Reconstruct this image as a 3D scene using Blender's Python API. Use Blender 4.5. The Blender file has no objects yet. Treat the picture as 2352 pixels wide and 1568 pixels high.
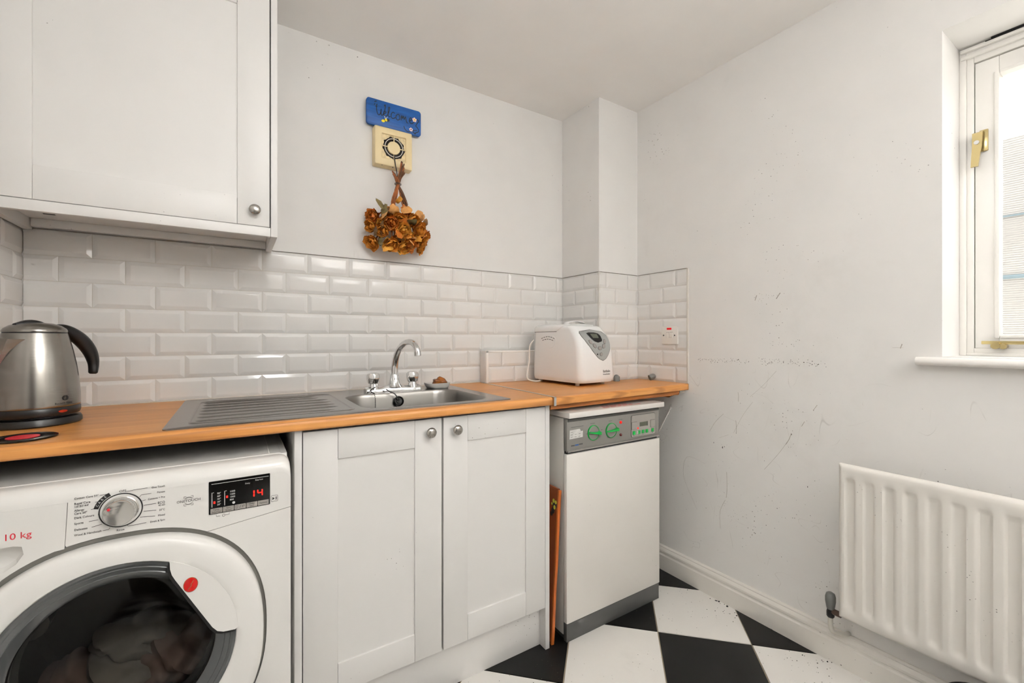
import bpy, bmesh, math, random
from mathutils import Vector, Matrix
random.seed(7)
SC = bpy.context.scene
C = SC.collection
PI = math.pi

# ------------------------------------------------------------------ camera, sky, lights, exposure
TH = math.atan2(635, 996.0)
cam_d = bpy.data.cameras.new('camera')
cam = bpy.data.objects.new('camera', cam_d); C.objects.link(cam)
cam.location = (0, 0, 1.117)
cam.rotation_euler = (PI / 2, 0, -TH)
cam_d.sensor_width = 36.0
cam_d.lens = 996 / 2352 * 36
cam_d.shift_y = -8 / 2352
cam_d.clip_start = 0.02
SC.camera = cam

SC.view_settings.view_transform = 'Standard'
SC.view_settings.look = 'None'
SC.view_settings.gamma = 1.0
SC.view_settings.use_curve_mapping = False
SC.view_settings.exposure = 0.0
SC.cycles.use_denoising = True
SC.cycles.max_bounces = 10
SC.cycles.diffuse_bounces = 6
SC.cycles.use_adaptive_sampling = True
SC.cycles.adaptive_threshold = 0.02
SC.cycles.caustics_refractive = False
SC.cycles.caustics_reflective = False
SC.cycles.sample_clamp_indirect = 14.0

W = bpy.data.worlds.new('overcast sky'); SC.world = W
W.use_nodes = True
W.node_tree.nodes['Background'].inputs[0].default_value = (1.0, 1.0, 1.0, 1)
W.node_tree.nodes['Background'].inputs[1].default_value = 3.6


def area(name, loc, rot, sx, sy, power, col, shape='RECTANGLE', portal=False):
    d = bpy.data.lights.new(name, 'AREA'); d.shape = shape
    d.size = sx; d.size_y = sy; d.energy = power; d.color = col
    o = bpy.data.objects.new(name, d); C.objects.link(o)
    o.location = loc; o.rotation_euler = rot
    if portal: d.cycles.is_portal = True
    return o


YF_ = -1.42
# sun added to bounce off the yard ground and brighten the window soffit
sun_d = bpy.data.lights.new('sun', 'SUN'); sun_d.energy = 15; sun_d.angle = math.radians(1.5); sun_d.color = (1, .98, .95)
sun = bpy.data.objects.new('sun', sun_d); C.objects.link(sun); sun.rotation_euler = (0, math.radians(-2), 0)
# daylight comes in through the window opening; this only guides the sampling of the sky
area('window_portal', (2.06, -0.18, 1.54), (0, PI / 2, 0), 1.0, 1.16, 1, (1, 1, 1), portal=True)
# unseen fill lamps added overhead and on the rear wall (built below); globe output
FILL_GLOBE_STRENGTH = 27.5
FILL_GLOBE_COLOUR = (253, 254, 255)

# added uplight standing in for bounced fill, behind the camera (bowl built below)
area('uplighter_fill', (1.0, YF_ + .085, 1.80), (PI, 0, 0), .22, .10, 108, (.985, .99, 1.0))


# ------------------------------------------------------------------ materials
def lin(c):
    return tuple(((v / 255) / 12.92 if v / 255 <= 0.04045 else ((v / 255 + 0.055) / 1.055) ** 2.4) for v in c) + (1,)


def nd(t, typ, **kw):
    n = t.nodes.new(typ)
    for k, v in kw.items():
        if k in n.inputs.keys(): n.inputs[k].default_value = v
        else: setattr(n, k, v)
    return n


def ramp(t, a, b, ca, cb, fac):
    r = t.nodes.new('ShaderNodeValToRGB')
    r.color_ramp.elements[0].position = a; r.color_ramp.elements[0].color = ca
    r.color_ramp.elements[1].position = b; r.color_ramp.elements[1].color = cb
    t.links.new(fac, r.inputs[0]); return r.outputs[0]


def mix(t, fac, a, b, mode='MIX'):
    m = t.nodes.new('ShaderNodeMix'); m.data_type = 'RGBA'; m.blend_type = mode
    for k, v in ((0, fac), (6, a), (7, b)):
        if hasattr(v, 'links'): t.links.new(v, m.inputs[k])
        else: m.inputs[k].default_value = v
    return m.outputs[2]


def pmat(name, rgb, rough=0.5, metal=0.0, var=0.04, scale=6.0, bump=0.0, bscale=80.0, specks=0.0, spk=(70, 62, 52),
         spk_scale=45.0, smudge=0.0, scratch=0.0, coat=0.0, emit=None, estr=0.0, stretch=None, spec=0.5):
    m = bpy.data.materials.new(name); m.use_nodes = True
    t = m.node_tree; p = t.nodes['Principled BSDF']
    base = lin(rgb)
    tc = t.nodes.new('ShaderNodeTexCoord'); co = tc.outputs['Object']
    if stretch:
        mp = nd(t, 'ShaderNodeMapping'); mp.inputs['Scale'].default_value = stretch
        t.links.new(co, mp.inputs[0]); co2 = mp.outputs[0]
    else: co2 = co
    col = None
    if var > 0:
        n = nd(t, 'ShaderNodeTexNoise', Scale=scale, Detail=4.0); t.links.new(co2, n.inputs['Vector'])
        lo = tuple(max(0, v * (1 - var)) for v in base[:3]) + (1,); hi = tuple(min(1, v * (1 + var)) for v in base[:3]) + (1,)
        col = ramp(t, 0.3, 0.7, lo, hi, n.outputs[0])
    if smudge > 0:
        n = nd(t, 'ShaderNodeTexNoise', Scale=3.1, Detail=7.0, Roughness=0.62); t.links.new(co, n.inputs['Vector'])
        f = ramp(t, 0.60, 0.78, (0, 0, 0, 1), (smudge,) * 3 + (1,), n.outputs[0])
        col = mix(t, f, col if col else base, lin((150, 142, 128)))
    if specks > 0:
        v = nd(t, 'ShaderNodeTexVoronoi', Scale=spk_scale); t.links.new(co, v.inputs['Vector'])
        f1 = ramp(t, 0.09, 0.13, (1, 1, 1, 1), (0, 0, 0, 1), v.outputs['Distance'])
        n = nd(t, 'ShaderNodeTexNoise', Scale=4.0, Detail=3.0); t.links.new(co, n.inputs['Vector'])
        f2 = ramp(t, 0.62 - specks * 0.2, 0.72 - specks * 0.2, (0, 0, 0, 1), (1, 1, 1, 1), n.outputs[0])
        w = nd(t, 'ShaderNodeSeparateColor'); t.links.new(v.outputs['Color'], w.inputs[0])
        f3 = ramp(t, 0.5, 0.55, (0, 0, 0, 1), (1, 1, 1, 1), w.outputs[0])
        f = mix(t, 1.0, mix(t, 1.0, f1, f2, 'MULTIPLY'), f3, 'MULTIPLY')
        col = mix(t, f, col if col else base, lin(spk))
    if scratch > 0:
        for sc_, wd, dk, msc, st_ in ((3.6, .0007, (128, 120, 108), 2.3, (1, 2.4, .8)), (6.5, .0011, (148, 140, 128), 4.1, (1, 1, 1.6))):
            ms_ = nd(t, 'ShaderNodeMapping'); ms_.inputs['Scale'].default_value = st_; t.links.new(co, ms_.inputs[0])
            n = nd(t, 'ShaderNodeTexNoise', Scale=sc_, Detail=1.0); t.links.new(ms_.outputs[0], n.inputs['Vector'])
            ab = nd(t, 'ShaderNodeMath', operation='SUBTRACT'); t.links.new(n.outputs[0], ab.inputs[0]); ab.inputs[1].default_value = .52
            ab2 = nd(t, 'ShaderNodeMath', operation='ABSOLUTE'); t.links.new(ab.outputs[0], ab2.inputs[0])
            f1 = ramp(t, wd * .5, wd, (1, 1, 1, 1), (0, 0, 0, 1), ab2.outputs[0])
            mk_ = nd(t, 'ShaderNodeTexNoise', Scale=msc * 3, Detail=4.0); t.links.new(co, mk_.inputs['Vector'])
            f2 = ramp(t, .54, .62, (0, 0, 0, 1), (scratch,) * 3 + (1,), mk_.outputs[0])
            z_ = nd(t, 'ShaderNodeSeparateXYZ'); t.links.new(co, z_.inputs[0])
            f3 = ramp(t, .95, 1.2, (1, 1, 1, 1), (0, 0, 0, 1), z_.outputs[2])
            col = mix(t, mix(t, 1.0, mix(t, 1.0, f1, f2, 'MULTIPLY'), f3, 'MULTIPLY'), col if col else base, lin(dk))
    if col: t.links.new(col, p.inputs['Base Color'])
    else: p.inputs['Base Color'].default_value = base
    p.inputs['Roughness'].default_value = rough; p.inputs['Metallic'].default_value = metal
    p.inputs['Specular IOR Level'].default_value = spec
    p.inputs['Coat Weight'].default_value = coat
    if bump > 0:
        n = nd(t, 'ShaderNodeTexNoise', Scale=bscale, Detail=3.0); t.links.new(co2, n.inputs['Vector'])
        b = nd(t, 'ShaderNodeBump', Strength=bump, Distance=0.002); t.links.new(n.outputs[0], b.inputs['Height'])
        t.links.new(b.outputs[0], p.inputs['Normal'])
    if emit:
        p.inputs['Emission Color'].default_value = lin(emit); p.inputs['Emission Strength'].default_value = estr
    return m


def wood(name, cols, stave=0.042, length=0.34, rough=0.38, axis='X', dark=0.0):
    """butcher-block wood: staves along X, grain stretched along each stave"""
    m = bpy.data.materials.new(name); m.use_nodes = True
    t = m.node_tree; p = t.nodes['Principled BSDF']
    tc = t.nodes.new('ShaderNodeTexCoord')
    mp = nd(t, 'ShaderNodeMapping')
    if axis == 'Z': mp.inputs['Rotation'].default_value = (0, PI / 2, 0)
    if axis == 'Y': mp.inputs['Rotation'].default_value = (0, 0, PI / 2)
    t.links.new(tc.outputs['Object'], mp.inputs[0])
    br = nd(t, 'ShaderNodeTexBrick'); br.offset = 0.43; br.squash = 1.0
    br.inputs['Scale'].default_value = 1.0; br.inputs['Brick Width'].default_value = length; br.inputs['Row Height'].default_value = stave
    br.inputs['Mortar Size'].default_value = 0.0; br.inputs['Bias'].default_value = 0.0
    br.inputs['Color1'].default_value = (0, 0, 0, 1); br.inputs['Color2'].default_value = (1, 1, 1, 1)
    # the front face runs down in Z: fold Z into Y so the staves carry round the edge
    sp = nd(t, 'ShaderNodeSeparateXYZ'); t.links.new(mp.outputs[0], sp.inputs[0])
    ad = nd(t, 'ShaderNodeMath', operation='ADD'); t.links.new(sp.outputs[1], ad.inputs[0]); t.links.new(sp.outputs[2], ad.inputs[1])
    cb = nd(t, 'ShaderNodeCombineXYZ'); t.links.new(sp.outputs[0], cb.inputs[0]); t.links.new(ad.outputs[0], cb.inputs[1])
    t.links.new(cb.outputs[0], br.inputs['Vector'])
    m2 = nd(t, 'ShaderNodeMapping'); m2.inputs['Scale'].default_value = (2.2, 34, 34); t.links.new(mp.outputs[0], m2.inputs[0])
    n = nd(t, 'ShaderNodeTexNoise', Scale=1.6, Detail=6.0, Roughness=0.6, Distortion=0.5); t.links.new(m2.outputs[0], n.inputs['Vector'])
    m3 = nd(t, 'ShaderNodeMapping'); m3.inputs['Scale'].default_value = (5, 260, 260); t.links.new(mp.outputs[0], m3.inputs[0])
    n2 = nd(t, 'ShaderNodeTexNoise', Scale=1.0, Detail=3.0); t.links.new(m3.outputs[0], n2.inputs['Vector'])
    c1 = ramp(t, 0.25, 0.75, lin(cols[0]), lin(cols[1]), n.outputs[0])
    c2 = ramp(t, 0.25, 0.75, lin(cols[2]), lin(cols[1]), n.outputs[0])
    c = mix(t, br.outputs['Color'], c1, c2)
    c = mix(t, 0.32, c, ramp(t, 0.3, 0.7, lin(cols[0]), lin(cols[2]), n2.outputs[0]))
    w3 = nd(t, 'ShaderNodeTexWave', Scale=1.0, Distortion=3.5, Detail=2.0); w3.bands_direction = 'Y'; w3.inputs['Detail Scale'].default_value = 0.6
    m4 = nd(t, 'ShaderNodeMapping'); m4.inputs['Scale'].default_value = (1.1, 30, 30); t.links.new(mp.outputs[0], m4.inputs[0]); t.links.new(m4.outputs[0], w3.inputs['Vector'])
    c = mix(t, ramp(t, 0.80, 1.0, (0, 0, 0, 1), (.55, .55, .55, 1), w3.outputs['Fac']), c, lin(tuple(int(v * .78) for v in cols[0])))
    t.links.new(c, p.inputs['Base Color']); p.inputs['Roughness'].default_value = rough
    return m


M = {}
M['wall'] = pmat('wall paint', (229, 227, 224), 0.75, var=0.02, bump=0.08, bscale=60, specks=0.02, smudge=0.0)
M['wall_worn'] = pmat('scuffed wall paint', (229, 227, 224), 0.7, var=0.02, bump=0.08, bscale=60, specks=0.25, spk_scale=70, smudge=0.12, scratch=0.28)
M['ceiling'] = pmat('ceiling paint', (246, 244, 241), 0.85, var=0.015)
M['tile'] = pmat('glazed white tile', (226, 224, 221), 0.09, var=0.01, coat=0.0, bump=0.02, bscale=14)
M['grout'] = pmat('white grout', (212, 207, 198), 0.9, var=0.06, scale=20)
M['gloss'] = pmat('white gloss paint', (238, 235, 230), 0.28, var=0.01, bump=0.05, bscale=30)
M['skirt'] = pmat('worn white gloss', (226, 222, 215), 0.32, var=0.02, specks=0.5, spk_scale=50, smudge=0.25)
M['shade_grey'] = pmat('grey shade line', (150, 144, 136), 0.8, var=0.1, scale=30)  # tone of the painted shade line above the tiles
M['chip'] = pmat('chipped paint', (92, 88, 82), 0.8, var=0.5, scale=90)
M['scuff'] = pmat('scuff mark', (168, 162, 152), 0.8, var=0.3, scale=60)
M['cab'] = pmat('cabinet white satin', (228, 226, 223), 0.42, var=0.012, specks=0.02, spk_scale=85)
M['cab_base'] = pmat('base cabinet white satin', (224, 222, 219), 0.42, var=0.012, specks=0.1, spk_scale=85)
M['dark'] = pmat('dark gap', (18, 17, 16), 0.8, var=0)
M['chipboard'] = pmat('cabinet inside', (140, 128, 110), 0.9)
M['worktop'] = wood('beech block worktop', ((168, 104, 48), (222, 164, 94), (206, 136, 68)))
M['backing'] = pmat('grey backing paper', (120, 116, 110), 0.9, var=0.05)
M['bearer'] = wood('orange stained batten', ((150, 84, 30), (196, 122, 52), (172, 100, 40)), rough=0.5)
M['tray'] = wood('dark stained board', ((112, 50, 18), (150, 74, 28), (128, 60, 22)), rough=0.35, axis='Z')
M['tray_edge'] = wood('orange stained edge', ((160, 80, 30), (196, 106, 46), (178, 92, 36)), rough=0.35, axis='Z')
M['steel'] = pmat('brushed stainless steel', (152, 150, 147), 0.22, 1.0, var=0.05, scale=3, bump=0.12, bscale=40, stretch=(1, 30, 30))
M['bowl'] = pmat('worn stainless bowl', (142, 139, 135), 0.34, 1.0, var=0.08, scale=8, specks=0.3, spk=(70, 66, 60), spk_scale=60)
M['kettle'] = pmat('brushed kettle steel', (150, 146, 140), 0.24, 1.0, var=0.06, scale=2, bump=0.05, bscale=26, stretch=(1, 1, 16))
M['chrome'] = pmat('chrome', (222, 222, 222), 0.06, 1.0, var=0)
M['satin'] = pmat('satin nickel', (172, 168, 162), 0.26, 1.0, var=0.02)
M['alu'] = pmat('aluminium strip', (196, 198, 200), 0.32, 1.0, var=0.02)
M['black'] = pmat('black plastic', (16, 15, 15), 0.35, var=0)
M['black_gloss'] = pmat('black gloss', (9, 9, 9), 0.10, var=0)
M['white_pl'] = pmat('white plastic', (232, 228, 221), 0.25, var=0.01)
M['bread_pl'] = pmat('bread maker plastic', (236, 236, 235), 0.2, var=0.012, specks=0.03, spk_scale=85)
M['washer'] = pmat('washer enamel', (228, 226, 222), 0.2, var=0.008)
M['washer_ring'] = pmat('washer door plastic', (234, 232, 228), 0.16, var=0.008)
M['washer_gap'] = pmat('grey recess plastic', (120, 118, 112), 0.3, var=0.02)
M['glass_rim'] = pmat('smoked glass rim', (92, 94, 94), 0.12, 0.4, var=0.1, scale=3)
M['drum'] = pmat('perforated drum steel', (110, 108, 104), 0.35, 0.9, var=0.1)
M['gasket'] = pmat('grey door seal rubber', (64, 63, 61), 0.5, var=0.08)
M['cloth_a'] = pmat('grey laundry', (134, 130, 123), 0.95, var=0.12, bump=0.4, bscale=60)
M['cloth_b'] = pmat('dusty pink laundry', (128, 110, 102), 0.95, var=0.12, bump=0.4, bscale=60)
M['red'] = pmat('red badge', (190, 16, 14), 0.12, var=0.02, coat=0.5)
M['red_ink'] = pmat('red print', (200, 24, 44), 0.4, var=0)
M['pink_ink'] = pmat('faded red print', (196, 92, 84), 0.5, var=0.1)
M['ink'] = pmat('black print', (34, 32, 31), 0.5, var=0)
M['grey_ink'] = pmat('grey print', (96, 94, 90), 0.5, var=0)
M['white_ink'] = pmat('white print', (220, 220, 216), 0.5, var=0)
M['led'] = pmat('red digits', (255, 20, 10), 0.4, var=0, emit=(255, 24, 10), estr=2.5)
M['amber'] = pmat('red kettle lamp', (170, 44, 22), 0.2, var=0)
M['lamp_red'] = pmat('lit red lamp', (220, 20, 12), 0.2, var=0, emit=(255, 20, 10), estr=0.55)
M['neon_off'] = pmat('dark red lamp', (96, 14, 10), 0.15, var=0)
M['neon'] = pmat('red neon', (160, 8, 18), 0.15, var=0, emit=(230, 6, 24), estr=0.5)
M['clear_knob'] = pmat('silvered dial', (196, 194, 190), 0.14, 0.75, var=0.02)
M['boiler'] = pmat('boiler enamel', (226, 222, 216), 0.22, var=0.012, specks=0.1, spk_scale=85)
M['boiler_side'] = pmat('boiler side steel', (206, 203, 196), 0.4, var=0.02)
M['fascia'] = pmat('grey fascia', (126, 123, 118), 0.42, var=0.03)
M['fascia_lt'] = pmat('light grey programmer', (154, 149, 143), 0.45, var=0.02)
M['fascia_dk'] = pmat('dark grey rim', (66, 66, 63), 0.45, var=0.02)
M['plinth_dk'] = pmat('dark grey plinth', (74, 74, 72), 0.45, var=0.03, specks=0.15, spk=(130, 128, 120))
M['green'] = pmat('green plastic', (8, 150, 60), 0.3, var=0.05)
M['lcd'] = pmat('lcd', (88, 92, 78), 0.15, var=0.1)
M['sticker'] = pmat('worn sticker', (204, 202, 198), 0.5, var=0.14, scale=60)
M['floor_w'] = pmat('white floor tile', (226, 223, 218), 0.30, var=0.02, specks=0.75, spk_scale=70, smudge=0.2)
M['floor_b'] = pmat('black floor tile', (17, 16, 15), 0.36, var=0.15, spec=0.28, specks=0.4, spk=(110, 104, 94), spk_scale=80)
M['floor_g'] = pmat('floor grout', (164, 151, 132), 0.9, var=0.1)
M['rad'] = pmat('radiator enamel', (228, 224, 217), 0.34, var=0.012, specks=0.18, spk_scale=85)
M['grey_pl'] = pmat('grey plastic', (110, 111, 108), 0.4, var=0.05)
M['copper'] = pmat('dull brown fitting', (84, 68, 60), 0.4, 0.6, var=0.1)
M['pipe'] = pmat('painted pipe', (206, 202, 192), 0.35, var=0.03, specks=0.2)
M['brass'] = pmat('pale brass', (196, 178, 128), 0.22, 0.85, var=0.04)
M['sign'] = pmat('blue painted wood', (10, 78, 148), 0.5, var=0.3, scale=4, stretch=(3, 1, 26))
M['cream'] = pmat('yellowed plastic', (232, 212, 166), 0.4, var=0.05, scale=10, specks=0.12, spk=(90, 70, 40), spk_scale=120)
M['cream_dirty'] = pmat('yellowed plastic with dust', (226, 206, 162), 0.6, var=0.18, scale=70, specks=0.9, spk=(70, 54, 36), spk_scale=240)
M['soot'] = pmat('dusty dark grille', (34, 27, 22), 0.9, var=0.45, scale=90)
M['sign_ink'] = pmat('black sign paint', (10, 10, 12), 0.5, var=0)
M['stem'] = pmat('dried stem', (88, 52, 24), 0.7, var=0.35, scale=40)
M['stem_b'] = pmat('dried stem rust', (142, 78, 30), 0.6, var=0.35, scale=40)
M['rose_a'] = pmat('dried rose amber', (202, 130, 40), 0.65, var=0.3, scale=40)
M['rose_b'] = pmat('dried rose orange', (190, 108, 30), 0.65, var=0.3, scale=40)
M['rose_c'] = pmat('dried rose ochre', (222, 160, 62), 0.65, var=0.3, scale=40)
M['leaf_a'] = pmat('dried leaf tan', (204, 148, 84), 0.7, var=0.25, scale=40)
M['leaf_b'] = pmat('dried leaf brown', (116, 82, 42), 0.7, var=0.3, scale=40)
M['leaf_c'] = pmat('dried leaf olive', (112, 98, 58), 0.7, var=0.3, scale=40)
M['yellow'] = pmat('yellow paint', (238, 214, 20), 0.5, var=0.03)
M['pink'] = pmat('pale pink paint', (244, 206, 196), 0.5, var=0.03)
M['soap'] = pmat('amber soap', (122, 68, 20), 0.25, var=0.35, scale=30)
M['dish'] = pmat('milky plastic', (214, 211, 206), 0.3, var=0.01)
M['polycarb'] = pmat('ribbed sheet', (160, 157, 154), 0.5, var=0.0)
M['blue_grey'] = pmat('blue grey bar', (104, 120, 128), 0.4, var=0.05)
M['hall'] = pmat('hall paint', (120, 112, 102), 0.8)
M['door_wood'] = pmat('dark door', (60, 46, 36), 0.5, var=0.1)
M['concrete'] = pmat('outside white paving', (236, 234, 230), 0.9)
M['opal'] = pmat('opal fill globe', (240, 236, 226), 0.5, var=0, emit=FILL_GLOBE_COLOUR, estr=FILL_GLOBE_STRENGTH)
M['yellow_paint'] = pmat('yellow green paint', (206, 204, 70), 0.5, var=0.05)


def glass_mat(name, tint, transp, rough=0.0, ior=1.5):
    m = bpy.data.materials.new(name); m.use_nodes = True; t = m.node_tree
    t.nodes.remove(t.nodes['Principled BSDF'])
    tr = nd(t, 'ShaderNodeBsdfTransparent'); tr.inputs[0].default_value = lin(transp)
    gl = nd(t, 'ShaderNodeBsdfGlossy'); gl.inputs[0].default_value = lin(tint); gl.inputs['Roughness'].default_value = rough
    fr = nd(t, 'ShaderNodeFresnel', IOR=ior)                    # thin sheet: same reflection from either face
    ge = nd(t, 'ShaderNodeNewGeometry'); ma = nd(t, 'ShaderNodeMath', operation='MULTIPLY_ADD')
    t.links.new(ge.outputs['Backfacing'], ma.inputs[0]); ma.inputs[1].default_value = 1 / ior - ior; ma.inputs[2].default_value = ior
    t.links.new(ma.outputs[0], fr.inputs['IOR'])
    mx = t.nodes.new('ShaderNodeMixShader')
    t.links.new(fr.outputs[0], mx.inputs[0]); t.links.new(tr.outputs[0], mx.inputs[1]); t.links.new(gl.outputs[0], mx.inputs[2])
    t.links.new(mx.outputs[0], t.nodes['Material Output'].inputs[0])
    return m


M['pane'] = glass_mat('window pane', (255, 255, 255), (250, 251, 250))
M['door_glass'] = glass_mat('smoked door glass', (235, 235, 235), (176, 174, 170), 0.06, 1.32)
# ------------------------------------------------------------------ helpers
OFF = {}


def off(o):
    return OFF.get(o.name, Vector((0, 0, 0)))


def nb(): return bmesh.new()


def box(bm, x0, x1, y0, y1, z0, z1, bev=0.0, seg=2):
    vs = [bm.verts.new(p) for p in ((x0, y0, z0), (x1, y0, z0), (x1, y1, z0), (x0, y1, z0), (x0, y0, z1), (x1, y0, z1), (x1, y1, z1), (x0, y1, z1))]
    fs = [bm.faces.new([vs[i] for i in f]) for f in ((0, 3, 2, 1), (4, 5, 6, 7), (0, 1, 5, 4), (1, 2, 6, 5), (2, 3, 7, 6), (3, 0, 4, 7))]
    if bev > 0:
        es = list({e for f in fs for e in f.edges})
        bmesh.ops.bevel(bm, geom=es, offset=bev, segments=seg, profile=0.5, affect='EDGES')
    return bm


def frame(n, up=(0, 0, 1)):
    n = Vector(n).normalized(); up = Vector(up)
    if abs(n.dot(up)) > 0.99: up = Vector((0, 1, 0))
    x = up.cross(n).normalized(); y = n.cross(x)
    return x, y, n


def rings(bm, loops, cap0=True, cap1=True, closed=True):
    L = [[bm.verts.new(p) for p in lp] for lp in loops]
    n = len(L[0])
    for a, b in zip(L, L[1:]):
        for i in range(n if closed else n - 1):
            j = (i + 1) % n
            try: bm.faces.new((a[i], a[j], b[j], b[i]))
            except ValueError: pass
    if cap0 and len(L[0]) > 2: bm.faces.new(list(reversed(L[0])))
    if cap1 and len(L[-1]) > 2: bm.faces.new(L[-1])
    return bm


def lathe(bm, prof, o=(0, 0, 0), n=(0, 0, 1), seg=32, cap0=True, cap1=True):
    x, y, z = frame(n); o = Vector(o)
    loops = [[o + x * (r * math.cos(2 * PI * i / seg)) + y * (r * math.sin(2 * PI * i / seg)) + z * h for i in range(seg)] for r, h in prof]
    return rings(bm, loops, cap0, cap1)


def cyl(bm, p0, p1, r0, r1=None, seg=20):
    p0, p1 = Vector(p0), Vector(p1); d = p1 - p0
    return lathe(bm, [(r0, 0), (r0 if r1 is None else r1, d.length)], p0, d, seg)


def tube(bm, pts, r, seg=10):
    pts = [Vector(p) for p in pts]; n = len(pts)
    rs = r if isinstance(r, (list, tuple)) else [r] * n
    loops = []; px = None
    for i, p in enumerate(pts):
        t = (pts[min(i + 1, n - 1)] - pts[max(i - 1, 0)]).normalized()
        if px is None: x, y, _ = frame(t)
        else:
            x = px - t * px.dot(t); x.normalize(); y = t.cross(x)
        px = x
        loops.append([p + x * (rs[i] * math.cos(2 * PI * k / seg)) + y * (rs[i] * math.sin(2 * PI * k / seg)) for k in range(seg)])
    return rings(bm, loops)


def spline(pts, k=6):
    pts = [Vector(p) for p in pts]; out = []
    for i in range(len(pts) - 1):
        p0, p1, p2, p3 = pts[max(i - 1, 0)], pts[i], pts[i + 1], pts[min(i + 2, len(pts) - 1)]
        for j in range(k):
            t = j / k
            out.append(0.5 * ((2 * p1) + (p2 - p0) * t + (2 * p0 - 5 * p1 + 4 * p2 - p3) * t * t + (3 * p1 - p0 - 3 * p2 + p3) * t ** 3))
    out.append(pts[-1]); return out


def prism(bm, poly, o, ux, uy, d0, d1):
    """extrude a 2D outline from depth d0 to d1 along ux x uy"""
    o, ux, uy = Vector(o), Vector(ux), Vector(uy); n = ux.cross(uy)
    return rings(bm, [[o + ux * a + uy * b + n * d for a, b in poly] for d in (d0, d1)])


def rrect(x0, x1, y0, y1, r, n=5):
    out = []
    for cx, cy, a in ((x1 - r, y1 - r, 0), (x0 + r, y1 - r, 90), (x0 + r, y0 + r, 180), (x1 - r, y0 + r, 270)):
        for i in range(n + 1):
            t = math.radians(a + 90 * i / n); out.append((cx + r * math.cos(t), cy + r * math.sin(t)))
    return out


def circ(cx, cy, r, n=24, ry=None):
    return [(cx + r * math.cos(2 * PI * i / n), cy + (ry or r) * math.sin(2 * PI * i / n)) for i in range(n)]


def ring_fill(bm, outer, inner, z):
    # matching points on two outlines, by angle about the inner outline's centre
    cx = sum(p[0] for p in inner) / len(inner); cy = sum(p[1] for p in inner) / len(inner)
    ang = sorted({math.atan2(p[1] - cy, p[0] - cx) for p in inner} | {math.atan2(p[1] - cy, p[0] - cx) for p in outer})

    def hit(poly, a):
        d = (math.cos(a), math.sin(a)); best = None
        for i in range(len(poly)):
            p, q = poly[i], poly[(i + 1) % len(poly)]
            ex, ey = q[0] - p[0], q[1] - p[1]; den = d[0] * ey - d[1] * ex
            if abs(den) < 1e-12: continue
            tt = ((p[0] - cx) * ey - (p[1] - cy) * ex) / den; s = ((p[0] - cx) * d[1] - (p[1] - cy) * d[0]) / den
            if tt > 0 and -1e-6 <= s <= 1 + 1e-6: best = tt if best is None else min(best, tt)
        return (cx + d[0] * best, cy + d[1] * best)
    return [hit(outer, a) for a in ang], [hit(inner, a) for a in ang]


FY = ((0, 0, 0), (1, 0, 0), (0, 0, 1))          # outline in XZ, depth towards -Y


def mk(name, bm, mat, parent=None, smooth=38, kind=None, label=None, mats=None, recalc=True):
    if recalc: bmesh.ops.recalc_face_normals(bm, faces=bm.faces[:])
    if parent is not None and off(parent).length > 0: bmesh.ops.translate(bm, verts=bm.verts[:], vec=-off(parent))
    me = bpy.data.meshes.new(name); bm.to_mesh(me); bm.free()
    if smooth:
        me.shade_smooth(); me.set_sharp_from_angle(angle=math.radians(smooth))
    for x in (mats or [mat]): me.materials.append(M[x] if isinstance(x, str) else x)
    o = bpy.data.objects.new(name, me); C.objects.link(o)
    if parent is not None:
        o.parent = parent
        OFF[o.name] = off(parent).copy()
    if kind: o['kind'] = kind
    if label: o['label'] = label
    return o


def tag(o, label, cat, group=None):
    o['label'] = label; o['category'] = cat
    if group: o['group'] = group
    return o


def thing(name, label, cat, loc=(0, 0, 0), rotz=0.0, group=None, local=False):
    o = bpy.data.objects.new(name, None); C.objects.link(o)
    o.empty_display_size = 0.05
    o.location = loc; o.rotation_euler = (0, 0, rotz)
    OFF[o.name] = Vector((0, 0, 0)) if local else Vector(loc)
    return tag(o, label, cat, group)


def text(body, x, y, z, size, mat, parent, align='LEFT', name='lettering', rot=(PI / 2, 0, 0), sx=1.0, shear=0.0):
    cu = bpy.data.curves.new(name, 'FONT'); cu.body = body; cu.size = size; cu.align_x = align; cu.align_y = 'CENTER'
    cu.extrude = 0.00015; cu.shear = shear; cu.resolution_u = 3
    cu.materials.append(M[mat])
    tmp = bpy.data.objects.new(name, cu)
    me = bpy.data.meshes.new_from_object(tmp); me.name = name
    bpy.data.objects.remove(tmp); bpy.data.curves.remove(cu)
    o = bpy.data.objects.new(name, me); C.objects.link(o)
    o.parent = parent; o.location = Vector((x, y, z)) - off(parent); o.rotation_euler = rot; o.scale = (sx, 1, 1)
    return o


def stroke(bm, pts, w, y, th=0.0004):
    """flat painted line in the XZ plane at depth y"""
    pts = [Vector((p[0], p[1])) for p in pts]
    L, Rr = [], []
    for i, p in enumerate(pts):
        t = (pts[min(i + 1, len(pts) - 1)] - pts[max(i - 1, 0)])
        if t.length < 1e-9: t = Vector((1, 0))
        t.normalize(); nn = Vector((-t.y, t.x)) * w / 2
        L.append(p + nn); Rr.append(p - nn)
    loops = [[(a.x, y, a.y), (a.x, y - th, a.y), (b.x, y - th, b.y), (b.x, y, b.y)] for a, b in zip(L, Rr)]
    return rings(bm, loops)


# ------------------------------------------------------------------ room
XL, XR, YB, YF, ZC = -0.527, 1.754, 1.825, -1.42, 2.283
WY0, WY1, WZ0, WZ1 = -0.755, 0.3957, 1.062, 2.022        # window opening in the right wall
XF, YFX = 1.484, 1.544                                    # boxed-in corner

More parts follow.
